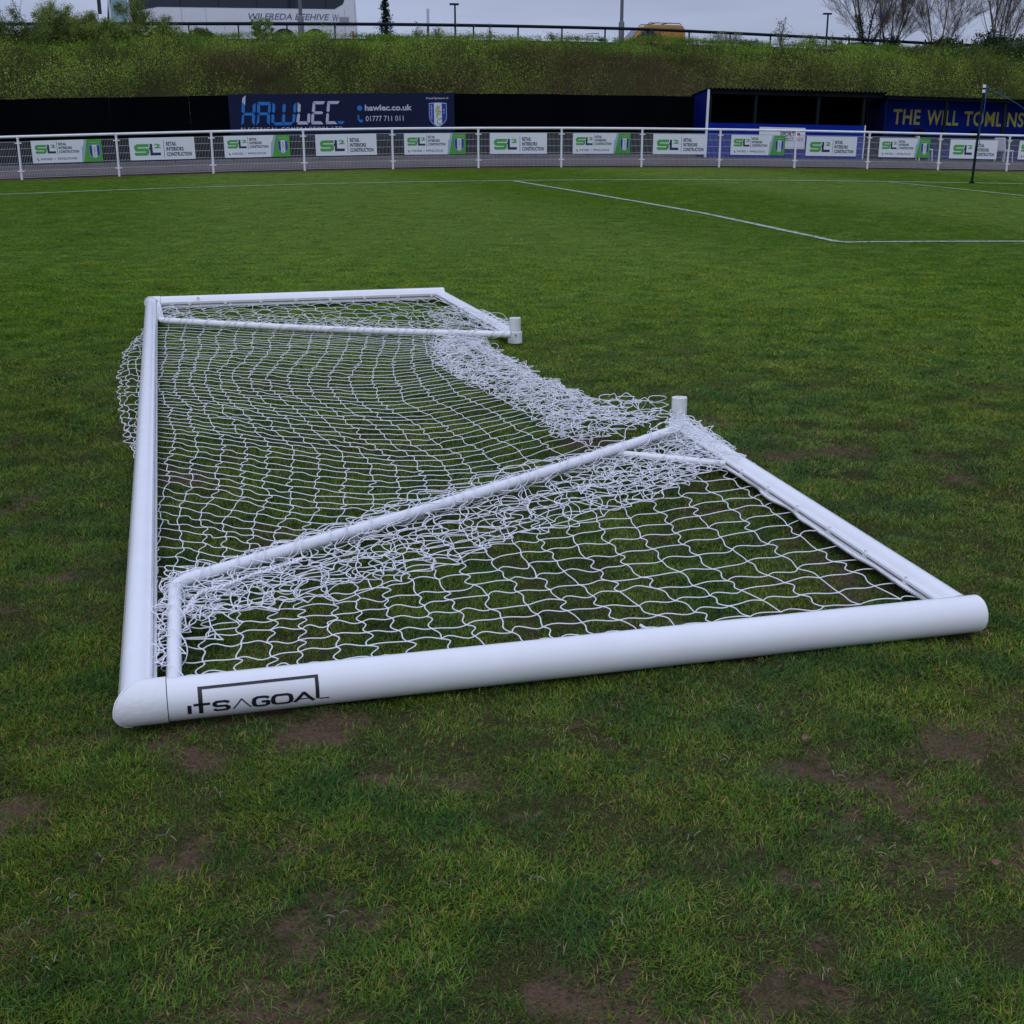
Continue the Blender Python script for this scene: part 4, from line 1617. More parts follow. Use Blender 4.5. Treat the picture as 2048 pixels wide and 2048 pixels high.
# ------------------------------------------------------------------ path and kerb behind the railing
vs, fs = [], []
ds_ = [0.45, 0.46, .8, 2.0, 3.2, 4.6, 6.6, 7.2]
zs_ = [-.05, .06, .10, .13, .15, .165, .17, .17]
S_ = np.arange(-40, 80, 1.0)
for i, s in enumerate(S_):
    for j, (d, z) in enumerate(zip(ds_, zs_)):
        vs.append(tuple(SD(s, d, z + (random.uniform(-.008, .008) if 1 < j < 6 else 0))))
        if i and j:
            n = len(ds_)
            fs.append(((i - 1) * n + j - 1, i * n + j - 1, i * n + j, (i - 1) * n + j))
o = MB().add(vs, fs).build('path', 'path_grit', smooth=True)
tag(o, 'grey brown gravel path behind the railing', kind='structure')
mb = MB()
vs, fs = [], []
for i, s in enumerate(np.arange(-14, 21.4, .9)):
    a, b = SD(s, 5.72, .10), SD(s + .885, 5.72, .10)
    n_ = Vector((FN[0], FN[1], 0)) * .12
    for p in (a, b): pass
    q = [a, b, b + n_, a + n_]
    base = len(vs)
    vs += [tuple(p) for p in q] + [tuple(p + Vector((0, 0, .13))) for p in q]
    fs += [(base, base + 1, base + 5, base + 4), (base + 1, base + 2, base + 6, base + 5), (base + 2, base + 3, base + 7, base + 6), (base + 3, base, base + 4, base + 7), (base + 4, base + 5, base + 6, base + 7)]
o = MB().add(vs, fs).build('kerb', 'kerb')
tag(o, 'pale concrete kerb at the foot of the black boarding', kind='structure')

# ------------------------------------------------------------------ black boarding with the large sign
wall = thing('boarding', SD(0, 6), FA, 'long black boarding standing behind the railing and path', 'boarding')
WI = (Matrix.Translation(SD(0, 6)) @ Matrix.Rotation(FA, 4, 'Z')).inverted()
first = None
for k in range(-7, 9):
    s = 21.38 - (k + 8) * 2.4
    a, b = WI @ SD(s, 6, .05), WI @ SD(s + 2.4, 6, .05)
    if first is None:
        first = o = MB().box(.0005, 2.3995, 0, .05, 0, 2.10).build('panel', 'board_black', wall, loc=a)
    else:
        o = first.copy()
        COL.objects.link(o)
    o.location = a + Vector((0, random.uniform(0, .012), random.uniform(-.012, .012)))
    o.rotation_euler = (random.uniform(-.006, .006), -math.atan2(b.z - a.z, 2.4), 0)

s0_, s1_ = 5.75, 12.98
a, b = SD(s0_, 5.95), SD(s1_, 5.95)
sg = thing('advertising_board', a + Vector((0, 0, .84)), FA, 'wide navy sign with blue and white segmented lettering on the black boarding', 'sign')
sg.rotation_euler = (0, -math.atan2(b.z - a.z, s1_ - s0_), FA)
W, H = s1_ - s0_, 1.34
MB().box(0, W, -.02, 0, 0, H).build('sheet', 'board_navy', sg)
# segmented letters, traced in sign units: source crop 240 x 90 px at (460,180); x -> (px-458)/452*W
SX = lambda p: ((460 + p / 8.05) - 458) / 452 * W
SZ = lambda q, p: H - ((180 + q / 8.05) - (189.5 - (460 + p / 8.05 - 458) * .0075)) / 64.3


def seg(polys, m, nm):
    for P in polys:
        MB().flat([(SX(x), SZ(y, x)) for x, y in P], -.024).build(nm, m, sg)


def vbar(x0, y0_, x1, y1_, w=44, slant_top=0, slant_bot=0):
    """near-upright segment with pointed ends"""
    h = w * .45
    return [(x0 - w / 2, y0_ + h + slant_top), (x0, y0_), (x0 + w / 2, y0_ + h - slant_top), (x1 + w / 2, y1_ - h + slant_bot), (x1, y1_), (x1 - w / 2, y1_ - h - slant_bot)]


def hbar(x0, x1, y, w=44, dy=0):
    h = w / 2
    return [(x0, y), (x0 + h, y - h), (x1 - h, y - h + dy), (x1, y + dy), (x1 - h, y + h + dy), (x0 + h, y + h)]


BL = [
    [(190, 215), (235, 248), (228, 350), (205, 372), (178, 350)], [(182, 400), (212, 385), (205, 512), (158, 560)],
    hbar(205, 370, 385), [(405, 208), (395, 345), (372, 372), (350, 350), (360, 245)], [(375, 388), (385, 415), (370, 560), (328, 512), (338, 410)],
    [(435, 195), (640, 195), (600, 245), (475, 245)], [(430, 210), (472, 250), (465, 350), (440, 372), (418, 350)], [(425, 400), (452, 385), (445, 510), (395, 560)],
    hbar(445, 600, 380), [(645, 205), (632, 350), (610, 372), (590, 350), (600, 250)], [(608, 385), (620, 410), (603, 556), (562, 510), (572, 410)],
    [(672, 203), (710, 240), (702, 345), (680, 368), (655, 345)], vbar(665, 382, 655, 525, 46), vbar(852, 222, 842, 365, 48), vbar(835, 380, 825, 525, 48),
    [(1048, 203), (1038, 340), (1015, 365), (990, 345), (998, 245)], vbar(1000, 378, 985, 525, 46),
    [(660, 515), (795, 512), (815, 535), (815, 560), (690, 560)], [(822, 535), (845, 512), (975, 510), (945, 558), (822, 560)],
    [(1680, 500), (1805, 500), (1770, 546), (1715, 546)],
]
WH = [
    [(258, 92), (240, 245), (195, 205), (203, 140)],
    [(1070, 200), (1112, 240), (1105, 340), (1078, 362), (1055, 340)], vbar(1072, 375, 1052, 530, 46), [(1085, 500), (1190, 500), (1222, 550), (1035, 550)], vbar(1235, 372, 1225, 528, 46),
    [(1315, 185), (1508, 185), (1472, 232), (1352, 232)], [(1310, 195), (1345, 235), (1335, 340), (1310, 360), (1285, 340)], hbar(1312, 1465, 365), vbar(1300, 372, 1285, 540, 44), [(1310, 500), (1425, 500), (1458, 548), (1262, 548)],
    [(1545, 182), (1740, 182), (1705, 228), (1582, 228)], [(1542, 190), (1578, 232), (1570, 335), (1545, 358), (1520, 335)], vbar(1535, 370, 1520, 540, 44), [(1545, 500), (1645, 500), (1685, 546), (1495, 546)],
]
seg(BL, 'sign_blue', 'letter_segment')
seg(WH, 'sign_white', 'letter_segment')
mb = MB()
put_text(mb, 'ELECTRICAL CONTRACTORS LTD.', SX(150), SZ(645, 900), SX(1800) - SX(150), .105, -.024, bold=.014, spacing=1.35)
zz = lambda y, x: H - (y - (189.5 - (x - 458) * .0075)) / 64.3
xx = lambda x: (x - 458) / 452 * W
put_text(mb, 'hawlec.co.uk', xx(726), zz(221.5, 770), xx(822) - xx(726), .185, -.024, bold=.03)
put_text(mb, '01777 711 011', xx(727), zz(242.3, 770), xx(804) - xx(727), .165, -.024, bold=.006)
put_text(mb, 'Proud Sponsors of', xx(852), zz(200, 875), xx(898) - xx(852), .085, -.024, bold=.02)
mb.build('lettering', 'sign_white', sg)
mb = MB()
cx_, cz_ = xx(715.5), zz(216.5, 715)
mb.flat([(cx_ + .083 * math.cos(6.2832 * k / 20), cz_ + .083 * math.sin(6.2832 * k / 20) ) for k in range(20)], -.024)
mb.build('globe_mark', 'sign_blue', sg)
mb = MB()
cz_ = zz(237, 715)
mb.flat([(cx_ - .08, cz_ + .10), (cx_ - .035, cz_ + .11), (cx_ - .015, cz_ + .05), (cx_ - .045, cz_ + .02), (cx_ + .015, cz_ - .05), (cx_ - .035, cz_ - .09), (cx_ - .075, cz_ - .02)], -.024)
mb.flat([(cx_ + .015, cz_ - .05), (cx_ + .05, cz_ - .03), (cx_ + .095, cz_ - .06), (cx_ + .07, cz_ - .12), (cx_ + .02, cz_ - .125), (cx_ - .035, cz_ - .09)], -.024)
mb.build('phone_mark', 'sign_blue', sg)
crest_parts(sg, xx(875.5), zz(254.8, 875), .59, .77, -.024)

# ------------------------------------------------------------------ dugout with a corrugated roof
DS, DF, DB = 21.42, 4.95, 6.35
dg = thing('dugout_shelter', SD(DS, DF, .12), FA, 'blue dugout shelter with black interior, corrugated roof and low blue front wall', 'shelter')
dg.rotation_euler = (0, .017, FA)
LEN = 28.0 - DS
# side walls, back wall, floor
mb = MB()
mb.prism([(0, 0), (DB - DF, 0), (DB - DF, 2.02), (0, 2.22)], 0, .04)
rot = lambda m_: [((x, y) if False else (y, x)) for x, y in m_]


def side_wall(x, par, m, nm='side_wall', h0=2.22, h1=2.02, dd=DB - DF, x2=None):
    x2 = x + .04 if x2 is None else x2
    vs_ = [(x, 0, 0), (x, dd, 0), (x, dd, h1), (x, 0, h0), (x2, 0, 0), (x2, dd, 0), (x2, dd, h1), (x2, 0, h0)]
    return MB().add(vs_, [(0, 3, 2, 1), (4, 5, 6, 7), (0, 4, 7, 3), (1, 2, 6, 5), (3, 7, 6, 2), (0, 1, 5, 4)]).build(nm, m, par)


side_wall(0, dg, 'dugout_side_blue')
side_wall(.042, dg, 'dugout_inside', 'side_lining')
side_wall(5.93, dg, 'dugout_inside', 'side_lining')
MB().box(0.04, 5.93, DB - DF - .04, DB - DF, 0, 2.085).build('back_wall', 'dugout_inside', dg)
MB().box(-.035, .035, -.06, -.012, 0.0, 2.24).build('corner_trim', 'fence_white', dg)
MB().box(0.04, 5.90, -.03, .02, 0.02, 1.17).build('front_wall', 'dugout_blue', dg)
MB().box(5.905, 5.945, -.045, -.005, 0.0, 1.18).build('corner_trim', 'fence_white', dg)
for x in (.12, 1.78, 4.12, 5.86):
    MB().box(x - .045, x + .045, .03, .12, 0, 2.18).build('post', 'post_green', dg)
MB().box(0.04, LEN, -.02, .04, 2.10, 2.27).build('fascia', 'roof_dark', dg)
# corrugated roof sheet
vs, fs = [], []
n = 6 * int(LEN / .15)
for i in range(n + 1):
    x = -.03 + (LEN + .05) * i / n
    dz = .026 * math.cos(2 * math.pi * x / .155)
    for (y, z) in ((-.16, 2.285), (DB - DF + .1, 2.06)):
        vs.append((x, y, z + dz))
        vs.append((x, y, z + dz - .008))
    if i:
        a_, b_ = (i - 1) * 4, i * 4
        fs += [(a_, b_, b_ + 2, a_ + 2), (a_ + 1, a_ + 3, b_ + 3, b_ + 1), (a_, a_ + 1, b_ + 1, b_)]
MB().add(vs, fs).build('corrugated_roof', 'roof_dark', dg)
mb = MB().box(.3, 5.6, .75, 1.1, .42, .46)
mb.build('bench_seat', 'post_green', dg)
for x in (.6, 2.9, 5.2):
    MB().box(x, x + .06, .8, 1.05, 0, .42).build('bench_leg', 'post_green', dg)

# the covered stand next door, with its painted name
st = thing('covered_stand', SD(28.08, DF, .12), FA, 'dark blue covered stand with yellow painted lettering on its back wall', 'stand')
st.rotation_euler = (0, .022, FA)
SL = 12.0
DBs = 6.25 - DF
side_wall(-.02, st, 'dugout_dark_blue', h0=2.16, h1=2.0, dd=DBs)
MB().box(0.02, SL, DBs - .05, DBs, 0, 2.168).build('back_wall', 'dugout_blue', st)
MB().box(-.1, SL, -.12, DBs + .1, 2.17, 2.20).build('roof', 'roof_dark', st)
MB().box(0, SL, -.03, .03, 2.08, 2.168).build('fascia', 'post_green', st)
for x in (.03, 2.42, 4.80, 7.2, 9.6):
    MB().box(x - .045, x + .045, .035, .125, 0, 2.08).build('post', 'post_green', st)
MB().box(.05, SL, .75, 1.12, .83, .87).build('bench_seat', 'post_green', st)
for x in (1.95, 4.35, 6.8, 9.2):
    MB().box(x - .07, x + .07, .65, 1.15, 0, 1.10).build('bench_support', 'post_green', st)
mb = MB()
yb = DBs - .056


def stand_word(w_, px0, px1):
    xs0, xs1 = (px0 - 1783) / (2048 - 1783) * 5.42 + 1.03, (px1 - 1783) / (2048 - 1783) * 5.42 + 1.03
    put_text(mb, w_, xs0, 1.26, xs1 - xs0, .52, yb, bold=.022, spacing=1.08)


stand_word('THE', 1784, 1838)
stand_word('WILL', 1851, 1915)
stand_word('TOMLINSON', 1926, 2094)
mb.build('painted_name', 'letter_yellow', st)
# white board hung on the dugout front
ab = thing('notice_board', SD(23.33, DF - .10, .12), FA, 'white sponsor board propped against the low blue dugout wall', 'sign')
ab.rotation_euler = (-.03, .022, FA)
MB().box(0, 1.72, -.012, 0, .36, 1.06).build('sheet', 'banner_white', ab)
mb = MB()
put_text(mb, 'SPORTS', .78, .76, .62, .17, -.014, bold=.03)
put_text(mb, 'DIRECT', .78, .63, .50, .10, -.014, bold=.03, shear=.25)
mb.build('lettering', 'text_dark', ab)
mb = MB()
for k in range(4):
    x = 1.34 + k * .08
    mb.flat([(x, .63), (x + .035, .63), (x + .07, .73), (x + .035, .73)], -.014)
mb.flat([(1.47 + .06 * math.cos(6.2832 * k / 14), .83 + .07 * math.sin(6.2832 * k / 14)) for k in range(14)], -.0145)
mb.build('red_mark', 'tail_red', ab)

# two white moulded seats left inside the stand
for (s, ttl, rz) in ((29.55, 'white moulded seat behind the railing below the word will', -.3), (32.75, 'white moulded seat behind the railing at the right edge', .3)):
    ch = thing('seat', SD(s, 4.55, .14), FA + rz, ttl, 'chair', 'white moulded seats')
    MB().prism([(-.22, .40), (.22, .38), (.24, .42), (-.22, .45)], -.22, .22).build('seat_pan', 'banner_white', ch)
    MB().prism([(-.26, .42), (-.20, .42), (-.27, .85), (-.33, .84)], -.21, .21).build('backrest', 'banner_white', ch)
    for (x, y) in ((-.2, -.19), (.2, -.19), (-.2, .19), (.2, .19)):
        MB().tube([(x * 1.15, y * 1.1, 0), (x, y, .40)], .018, 8).build('leg', 'banner_white', ch)

# ball-stop net post with its blue guy rope
x, y = 11.19, 32.14
zb = float(gz(x, y))
mast = thing('net_post', (x, y, zb), 0, 'slim dark green net post with white tape bands and a blue rope', 'post')
top = Vector((.09, .05, 2.28))
MB().tube([(0, 0, 0), tuple(top)], [.032, .024], 12).build('pole', 'post_green', mast, smooth=True)
MB().tube([(0, 0, 0), (0, 0, .04)], .07, 12).build('foot', 'post_green', mast)
for t in (.935, .985):
    c_ = top * t
    MB().tube([tuple(c_ - Vector((0, 0, .035))), tuple(c_ + Vector((0, 0, .035)))], .038, 12).build('tape_band', 'fence_white', mast)
rp_ = [top + Vector((.01, 0, -.03)), top + Vector((.9, .25, -.42)), top + Vector((1.7, .5, -.86)), top + Vector((2.4, .8, -1.05))]
MB().tube(rp_, .008, 6).build('guy_rope', 'rope_blue', mast)
MB().tube([top + Vector((.05, -.04, -.05)), top + Vector((.03, -.05, -.6)), top + Vector((-.03, -.05, -1.0)), (.09, -.02, .9)], .009, 6).build('hanging_rope', 'rope_blue', mast)

# ------------------------------------------------------------------ embankment, road on top
prof_d = [6.75, 7.2, 10, 13, 16, 19, 21.5, 23.4, 24.3, 25.0, 41, 44, 52, 80, 160, 400]
prof_z = [0.15, .35, 1.15, 2.1, 3.05, 4.0, 4.72, 4.88, 4.75, 4.52, 4.5, 4.4, 3.6, 2.2, 2.0, 2.0]


def bank_z(d):
    return np.interp(d, prof_d, prof_z)


S_ = np.concatenate([np.arange(-200, -20, 12), np.arange(-20, 60, .6), np.arange(60, 260, 12)])
D_ = np.concatenate([np.arange(6.75, 24, .6), np.array(prof_d[8:])])
SS, DD = np.meshgrid(S_, D_)
BX = FO[0] + FU[0] * SS + FN[0] * DD
BY = FO[1] + FU[1] * SS + FN[1] * DD
onslope = (DD > 7.3) & (DD < 23)
BZ = bank_z(DD) + gz(BX, BY) + onslope * (DD < 19) * (fbm(SS, DD, .35, 12, 3) - .5) * .5
idx = np.arange(BX.size).reshape(BX.shape)
F = np.stack([idx[:-1, :-1], idx[:-1, 1:], idx[1:, 1:], idx[1:, :-1]], -1).reshape(-1, 4)
o = np_mesh('embankment', np.stack([BX, BY, BZ], -1), F, ['bank_soil'], kind='structure')
tag(o, 'steep overgrown embankment rising behind the boarding')
vs, fs = [], []
for i, s in enumerate(np.arange(-80, 121, 4.0)):
    for d in (25.05, 40.9): vs.append(tuple(SD(s, d, 4.53)))
    if i: fs.append((2 * i - 2, 2 * i, 2 * i + 1, 2 * i - 1))
o = MB().add(vs, fs).build('road', 'asphalt')
tag(o, 'asphalt road along the top of the embankment', kind='structure')

# ------------------------------------------------------------------ scrub: leafy twigs over the whole slope
def tri_leaves(P, size, rnd, col, flat=.0):
    """one small triangle per leaf"""
    n = len(P)
    a = rnd.normal(0, 1, (n, 3))
    a /= np.linalg.norm(a, axis=1, keepdims=True)
    b = np.cross(a, rnd.normal(0, 1, (n, 3)))
    b /= np.linalg.norm(b, axis=1, keepdims=True)
    s_ = (size * rnd.uniform(.6, 1.4, n))[:, None]
    V_ = np.stack([P - a * s_ * .5, P + a * s_ * .5, P + b * s_ * .9], 1).reshape(-1, 3)
    return V_, np.arange(3 * n).reshape(-1, 3), np.repeat(col, 3, axis=0)


def twig_tris(A_, B2, w, col, rnd):
    d = B2 - A_
    s_ = np.cross(d, rnd.normal(0, 1, d.shape))
    s_ /= np.maximum(np.linalg.norm(s_, axis=1, keepdims=True), 1e-6)
    V_ = np.stack([A_ - s_ * w, A_ + s_ * w, B2], 1).reshape(-1, 3)
    return V_, np.arange(3 * len(A_)).reshape(-1, 3), np.repeat(col, 3, axis=0)


def scrub_mass(name, label, s0, s1, n_tw, seed, zone):
    rnd = np.random.default_rng(seed)
    s = rnd.uniform(s0, s1, n_tw)
    d = 7.0 + (rnd.uniform(0, 1, n_tw)) * 15.8
    thick = (1.75 * (1 - sstep(12, 20.5, d)) + .15) * (.10 + 1.85 * fbm(s, d, .5, 90, 3)) * (1 - .75 * sstep(7.6, 7.0, d))
    keep = rnd.uniform(0, 1, n_tw) < (.12 + .88 * sstep(.36, .54, fbm(s, d, .9, 33, 3)))
    s, d, thick = s[keep], d[keep], thick[keep]
    n = len(s)
    x = FO[0] + FU[0] * s + FN[0] * d
    y = FO[1] + FU[1] * s + FN[1] * d
    zb_ = bank_z(d) + gz(x, y)
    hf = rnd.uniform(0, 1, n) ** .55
    A_ = np.stack([x, y, zb_ + thick * hf * .72], -1)
    ln_ = (.09 + .42 * np.minimum(thick, 1.3)) * rnd.uniform(.6, 1.5, n)
    lean = rnd.normal(0, .38, (n, 3))
    lean[:, 2] = 1
    lean[:, 1] -= .25
    lean /= np.linalg.norm(lean, axis=1, keepdims=True)
    B2 = A_ + lean * ln_[:, None]
    brown, pale = zone(s, d)
    tw_col = np.array([.085, .062, .045]) * rnd.uniform(.6, 1.5, (n, 1))
    tw_col = tw_col * (1 - brown[:, None] * .2) + np.array([.05, .02, .012]) * brown[:, None]
    V1, F1, C1 = twig_tris(A_, B2, .008, tw_col, rnd)
    # leaves along the twigs
    m = 9
    t = rnd.uniform(.1, 1.05, (n, m))
    P = (A_[:, None] + (B2 - A_)[:, None] * t[..., None]).reshape(-1, 3) + rnd.normal(0, .045, (n * m, 3))
    br = np.repeat(brown, m)
    pl = np.repeat(pale, m)
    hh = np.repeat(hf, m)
    ss_, dd_ = np.repeat(s, m), np.repeat(d, m)
    kp = rnd.uniform(0, 1, n * m) < (1 - .60 * br)
    P, br, pl, hh, ss_, dd_ = P[kp], br[kp], pl[kp], hh[kp], ss_[kp], dd_[kp]
    q = fbm(ss_, dd_, .8, 55, 3)[:, None]
    cl = np.array([.245, .320, .034]) * (1 - q) + np.array([.150, .265, .036]) * q
    cl = cl * (1 - .55 * br[:, None]) + np.array([.10, .06, .03]) * br[:, None] * .55
    cl = cl * (1 + .12 * pl[:, None])
    cl = cl * rnd.uniform(.65, 1.12, (len(P), 1)) * (.45 + .95 * sstep(.36, .62, fbm(ss_, dd_, .8, 71, 3)))[:, None] * (.45 + .75 * hh)[:, None]  # shade painted in: leaves deep in the scrub and between mounds are darkened
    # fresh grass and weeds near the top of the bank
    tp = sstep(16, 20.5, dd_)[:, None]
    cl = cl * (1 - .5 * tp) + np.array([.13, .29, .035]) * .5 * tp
    V2, F2, C2 = tri_leaves(P, .037, rnd, cl)
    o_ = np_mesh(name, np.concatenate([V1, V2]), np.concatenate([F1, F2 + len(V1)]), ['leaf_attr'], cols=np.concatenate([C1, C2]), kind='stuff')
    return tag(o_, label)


def zone(s, d):
    n_ = fbm(s, d, .3, 64, 3)
    b = np.exp(-((s - 21.5) / 3.6) ** 2) * sstep(20, 14, d) * 1.0 + .35 * np.exp(-((s - 6.5) / 2.2) ** 2) * sstep(20, 14, d) + .35 * np.exp(-((s - 28.0) / 1.5) ** 2)
    b = np.clip(b * (.55 + n_) + .55 * sstep(.55, .72, n_), 0, 1)
    p = np.clip(.8 * np.exp(-((s - 14) / 3) ** 2) * sstep(12, 17, d) + .5 * sstep(.5, .3, n_) + .6 * np.exp(-((s - 34) / 3) ** 2), 0, 1)
    return b, p


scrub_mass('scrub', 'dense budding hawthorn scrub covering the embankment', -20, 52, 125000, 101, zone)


# ------------------------------------------------------------------ bushes and trees on the bank
def leafy_bush(loc, rx, ry, h, name, label, cat, n=5000, size=.055, c0=(.07, .11, .03), c1=(.11, .16, .04), seed=1, stems=9, up=0.0, group=None, dens=1.0, stemcol='bark'):
    rnd = np.random.default_rng(seed)
    t = thing(name, loc, 0, label, cat, group)
    # stems
    mb_ = MB()
    tips = []
    for k in range(stems):
        a = rnd.uniform(0, 6.283)
        r = rnd.uniform(.15, 1)
        tip = Vector((math.cos(a) * rx * r, math.sin(a) * ry * r, h * rnd.uniform(.6, 1.0) * (1 - .3 * r)))
        mid = Vector((tip.x * .35, tip.y * .35, tip.z * .55))
        mb_.tube([(tip.x * .06, tip.y * .06, 0), tuple(mid), tuple(tip)], [.016 + .01 * h / 3, .011, .004], 4)
        tips += [mid, tip]
        for q in range(3):
            b_ = mid.lerp(tip, rnd.uniform(.1, .9))
            e_ = b_ + Vector((rnd.normal(0, .25) * rx, rnd.normal(0, .25) * ry, h * rnd.uniform(.05, .25)))
            mb_.tube([tuple(b_), tuple(e_)], [.006, .003], 3)
            tips.append(e_)
    mb_.build('stem', stemcol, t)
    # foliage in uneven clumps around the stems
    nc = max(10, int(44 * dens) + stems * 2)
    cen = []
    for k in range(nc):
        tp = tips[int(rnd.integers(len(tips)))]
        cen.append((tp.x + rnd.normal(0, .12) * rx, tp.y + rnd.normal(0, .12) * ry, max(.05, tp.z * rnd.uniform(.2, 1.05) + rnd.normal(0, .06) * h)))
    cen = np.array(cen)
    rad = rnd.uniform(.12, .40, nc) * min(rx, h) * (.9 if up == 0 else up)
    wch = rnd.choice(nc, n, p=rad ** 1.5 / (rad ** 1.5).sum())
    dirs = rnd.normal(0, 1, (n, 3))
    dirs /= np.linalg.norm(dirs, axis=1, keepdims=True)
    P = cen[wch] + dirs * (rad[wch] * rnd.uniform(.05, 1.15, n) ** .85)[:, None] * np.array([1, 1, .9])
    P[:, 2] = np.maximum(P[:, 2], .02)
    q = rnd.uniform(0, 1, (n, 1))
    tone = rnd.uniform(.65, 1.3, nc)[wch][:, None]
    cl = (np.array(c0) * (1 - q) + np.array(c1) * q) * tone * rnd.uniform(.7, 1.3, (n, 1))
    V_, F_, C_ = tri_leaves(P, size, rnd, cl)
    np_mesh('crown', V_, F_, ['leaf_attr'], parent=t, cols=C_)
    return t


def bare_tree(loc, h, name, label, seed, spread=.5, trunks=1, ivy=0.0, split=.12, barkm='bark', r0=.10, levels=4, group='bare trees on top of the embankment', kids=(6, 9)):
    rnd = random.Random(seed)
    t = thing(name, loc, 0, label, 'tree', group)
    mbt, mbb = MB(), MB()
    allp = []

    def grow(p, d, ln_, r, lev):
        pts_, rs = [p], [r]
        n = 4 if lev < 3 else 3
        dd = Vector(d)
        for i in range(n):
            dd = (dd + Vector((rnd.gauss(0, .09), rnd.gauss(0, .09), .06 if lev > 0 else .02))).normalized()
            pts_.append(pts_[-1] + dd * ln_ / n)
            rs.append(r * (1 - .62 * (i + 1) / n))
        (mbt if lev == 0 else mbb).tube([tuple(q) for q in pts_], rs, 6 if lev < 2 else 3, caps=False)
        allp.extend((q, lev) for q in pts_)
        if lev >= levels: return
        nk = rnd.randint(*kids) if lev < levels - 1 else rnd.randint(6, 9)
        for k in range(nk):
            f = split + (1 - split) * (k + rnd.random()) / nk if lev == 0 else rnd.uniform(.15, 1)
            i = min(int(f * n), n - 1)
            q = pts_[i].lerp(pts_[i + 1], f * n - i)
            a = rnd.uniform(0, 6.283)
            ax = dd.orthogonal().normalized()
            ax.rotate(Matrix.Rotation(a, 3, dd))
            ang = rnd.uniform(.35, .95) * (spread * 2)
            nd_ = (dd * math.cos(ang) + ax * math.sin(ang)).normalized()
            nd_.z = abs(nd_.z) * .9 + .15
            grow(q, nd_.normalized(), ln_ * rnd.uniform(.42, .66), max(rs[i] * rnd.uniform(.30, .52), .0026), lev + 1)
    for k in range(trunks):
        a = 6.283 * k / max(trunks, 1) + rnd.random()
        tl = 0 if trunks == 1 else rnd.uniform(.15, .6)
        grow(Vector((math.cos(a) * .08 * (trunks > 1), math.sin(a) * .08 * (trunks > 1), -.1)), Vector((math.cos(a) * tl, math.sin(a) * tl, 1)).normalized(), h * rnd.uniform(.7, 1), r0 * (1 if trunks == 1 else .6), 0)
    mbt.build('trunk', barkm, t, smooth=True)
    mbb.build('crown', 'bark', t)
    nr = np.random.default_rng(seed)
    tips = np.array([tuple(q) for q, l in allp if l >= levels - 1])
    if len(tips):
        n = min(5000, int(len(tips) * 1.2))
        P = tips[nr.integers(0, len(tips), n)] + nr.normal(0, .05, (n, 3))
        col_ = np.array([.17, .14, .06]) * nr.uniform(.5, 1.4, (n, 1))
        V_, F_, C_ = tri_leaves(P, .026, nr, col_)
        np_mesh('buds', V_, F_, ['leaf_attr'], parent=t, cols=C_)
    if ivy:
        tr = np.array([tuple(q) for q, l in allp if l == 0 and q.z < h * ivy])
        n = 2600
        k = nr.integers(0, len(tr) - 1, n)
        f = nr.uniform(0, 1, (n, 1))
        P = tr[k] * (1 - f) + tr[np.minimum(k + 1, len(tr) - 1)] * f
        P = P + nr.normal(0, .11, (n, 3)) * (1.25 - P[:, 2:3] / (h * ivy) * .6)
        P[:, 2] = np.maximum(P[:, 2], 0)
        V_, F_, C_ = tri_leaves(P, .06, nr, np.array([.022, .040, .016]) * nr.uniform(.5, 1.6, (n, 1)))
        np_mesh('ivy', V_, F_, ['leaf_attr'], parent=t, cols=C_)
    return t


def BK(s, d, dz=0.0):
    return SD(s, d, float(bank_z(d)) + dz)


# left end: tall bushes on the ridge
for k, (s, d, rx, h, c0, c1, ttl, den) in enumerate([
    (-2.6, 20.5, 1.0, 1.5, (0.113, 0.159, 0.041), (0.194, 0.225, 0.068), 'rounded bush at the far left end of the ridge', 1.0),
    (-1.2, 20.2, 1.0, 1.25, (0.097, 0.146, 0.041), (0.162, 0.212, 0.054), 'low green bush right of the rounded one on the ridge', 1.0),
    (-.2, 20.6, 1.1, 1.75, (0.129, 0.186, 0.041), (0.226, 0.278, 0.068), 'leafy green bush left of the coach with bare stems in it', 1.1),
    (.9, 20.6, .9, 1.5, (0.129, 0.186, 0.041), (0.226, 0.278, 0.068), 'tallest leafy bush beside the coach windscreen', 1.0),
    (1.9, 21.0, .8, 1.05, (0.129, 0.186, 0.041), (0.226, 0.278, 0.068), 'green bush below the coach driver window', 1.0),
    (2.8, 21.6, .8, 1.7, (0.097, 0.159, 0.041), (0.194, 0.239, 0.068), 'loose green shrub reaching up in front of the coach cab', .5),
    (4.0, 21.6, .9, .8, (0.097, 0.146, 0.041), (0.162, 0.212, 0.054), 'low green shrub in front of the coach door', .7),
    (5.6, 22.0, .8, .45, (0.081, 0.119, 0.041), (0.145, 0.172, 0.068), 'low straggly shrub under the middle of the coach', .6),
    (8.0, 22.0, .45, 1.05, (0.113, 0.186, 0.054), (0.210, 0.278, 0.082), 'sparse pale green shrub standing before the coach lettering', .35),
]):
    leafy_bush(BK(s, d), rx * 1.15, rx, h, 'shrub', ttl, 'shrub', n=int(20000 * den * max(rx, h)), size=.036, c0=c0, c1=c1, seed=200 + k, stems=8, group='shrubs along the ridge')
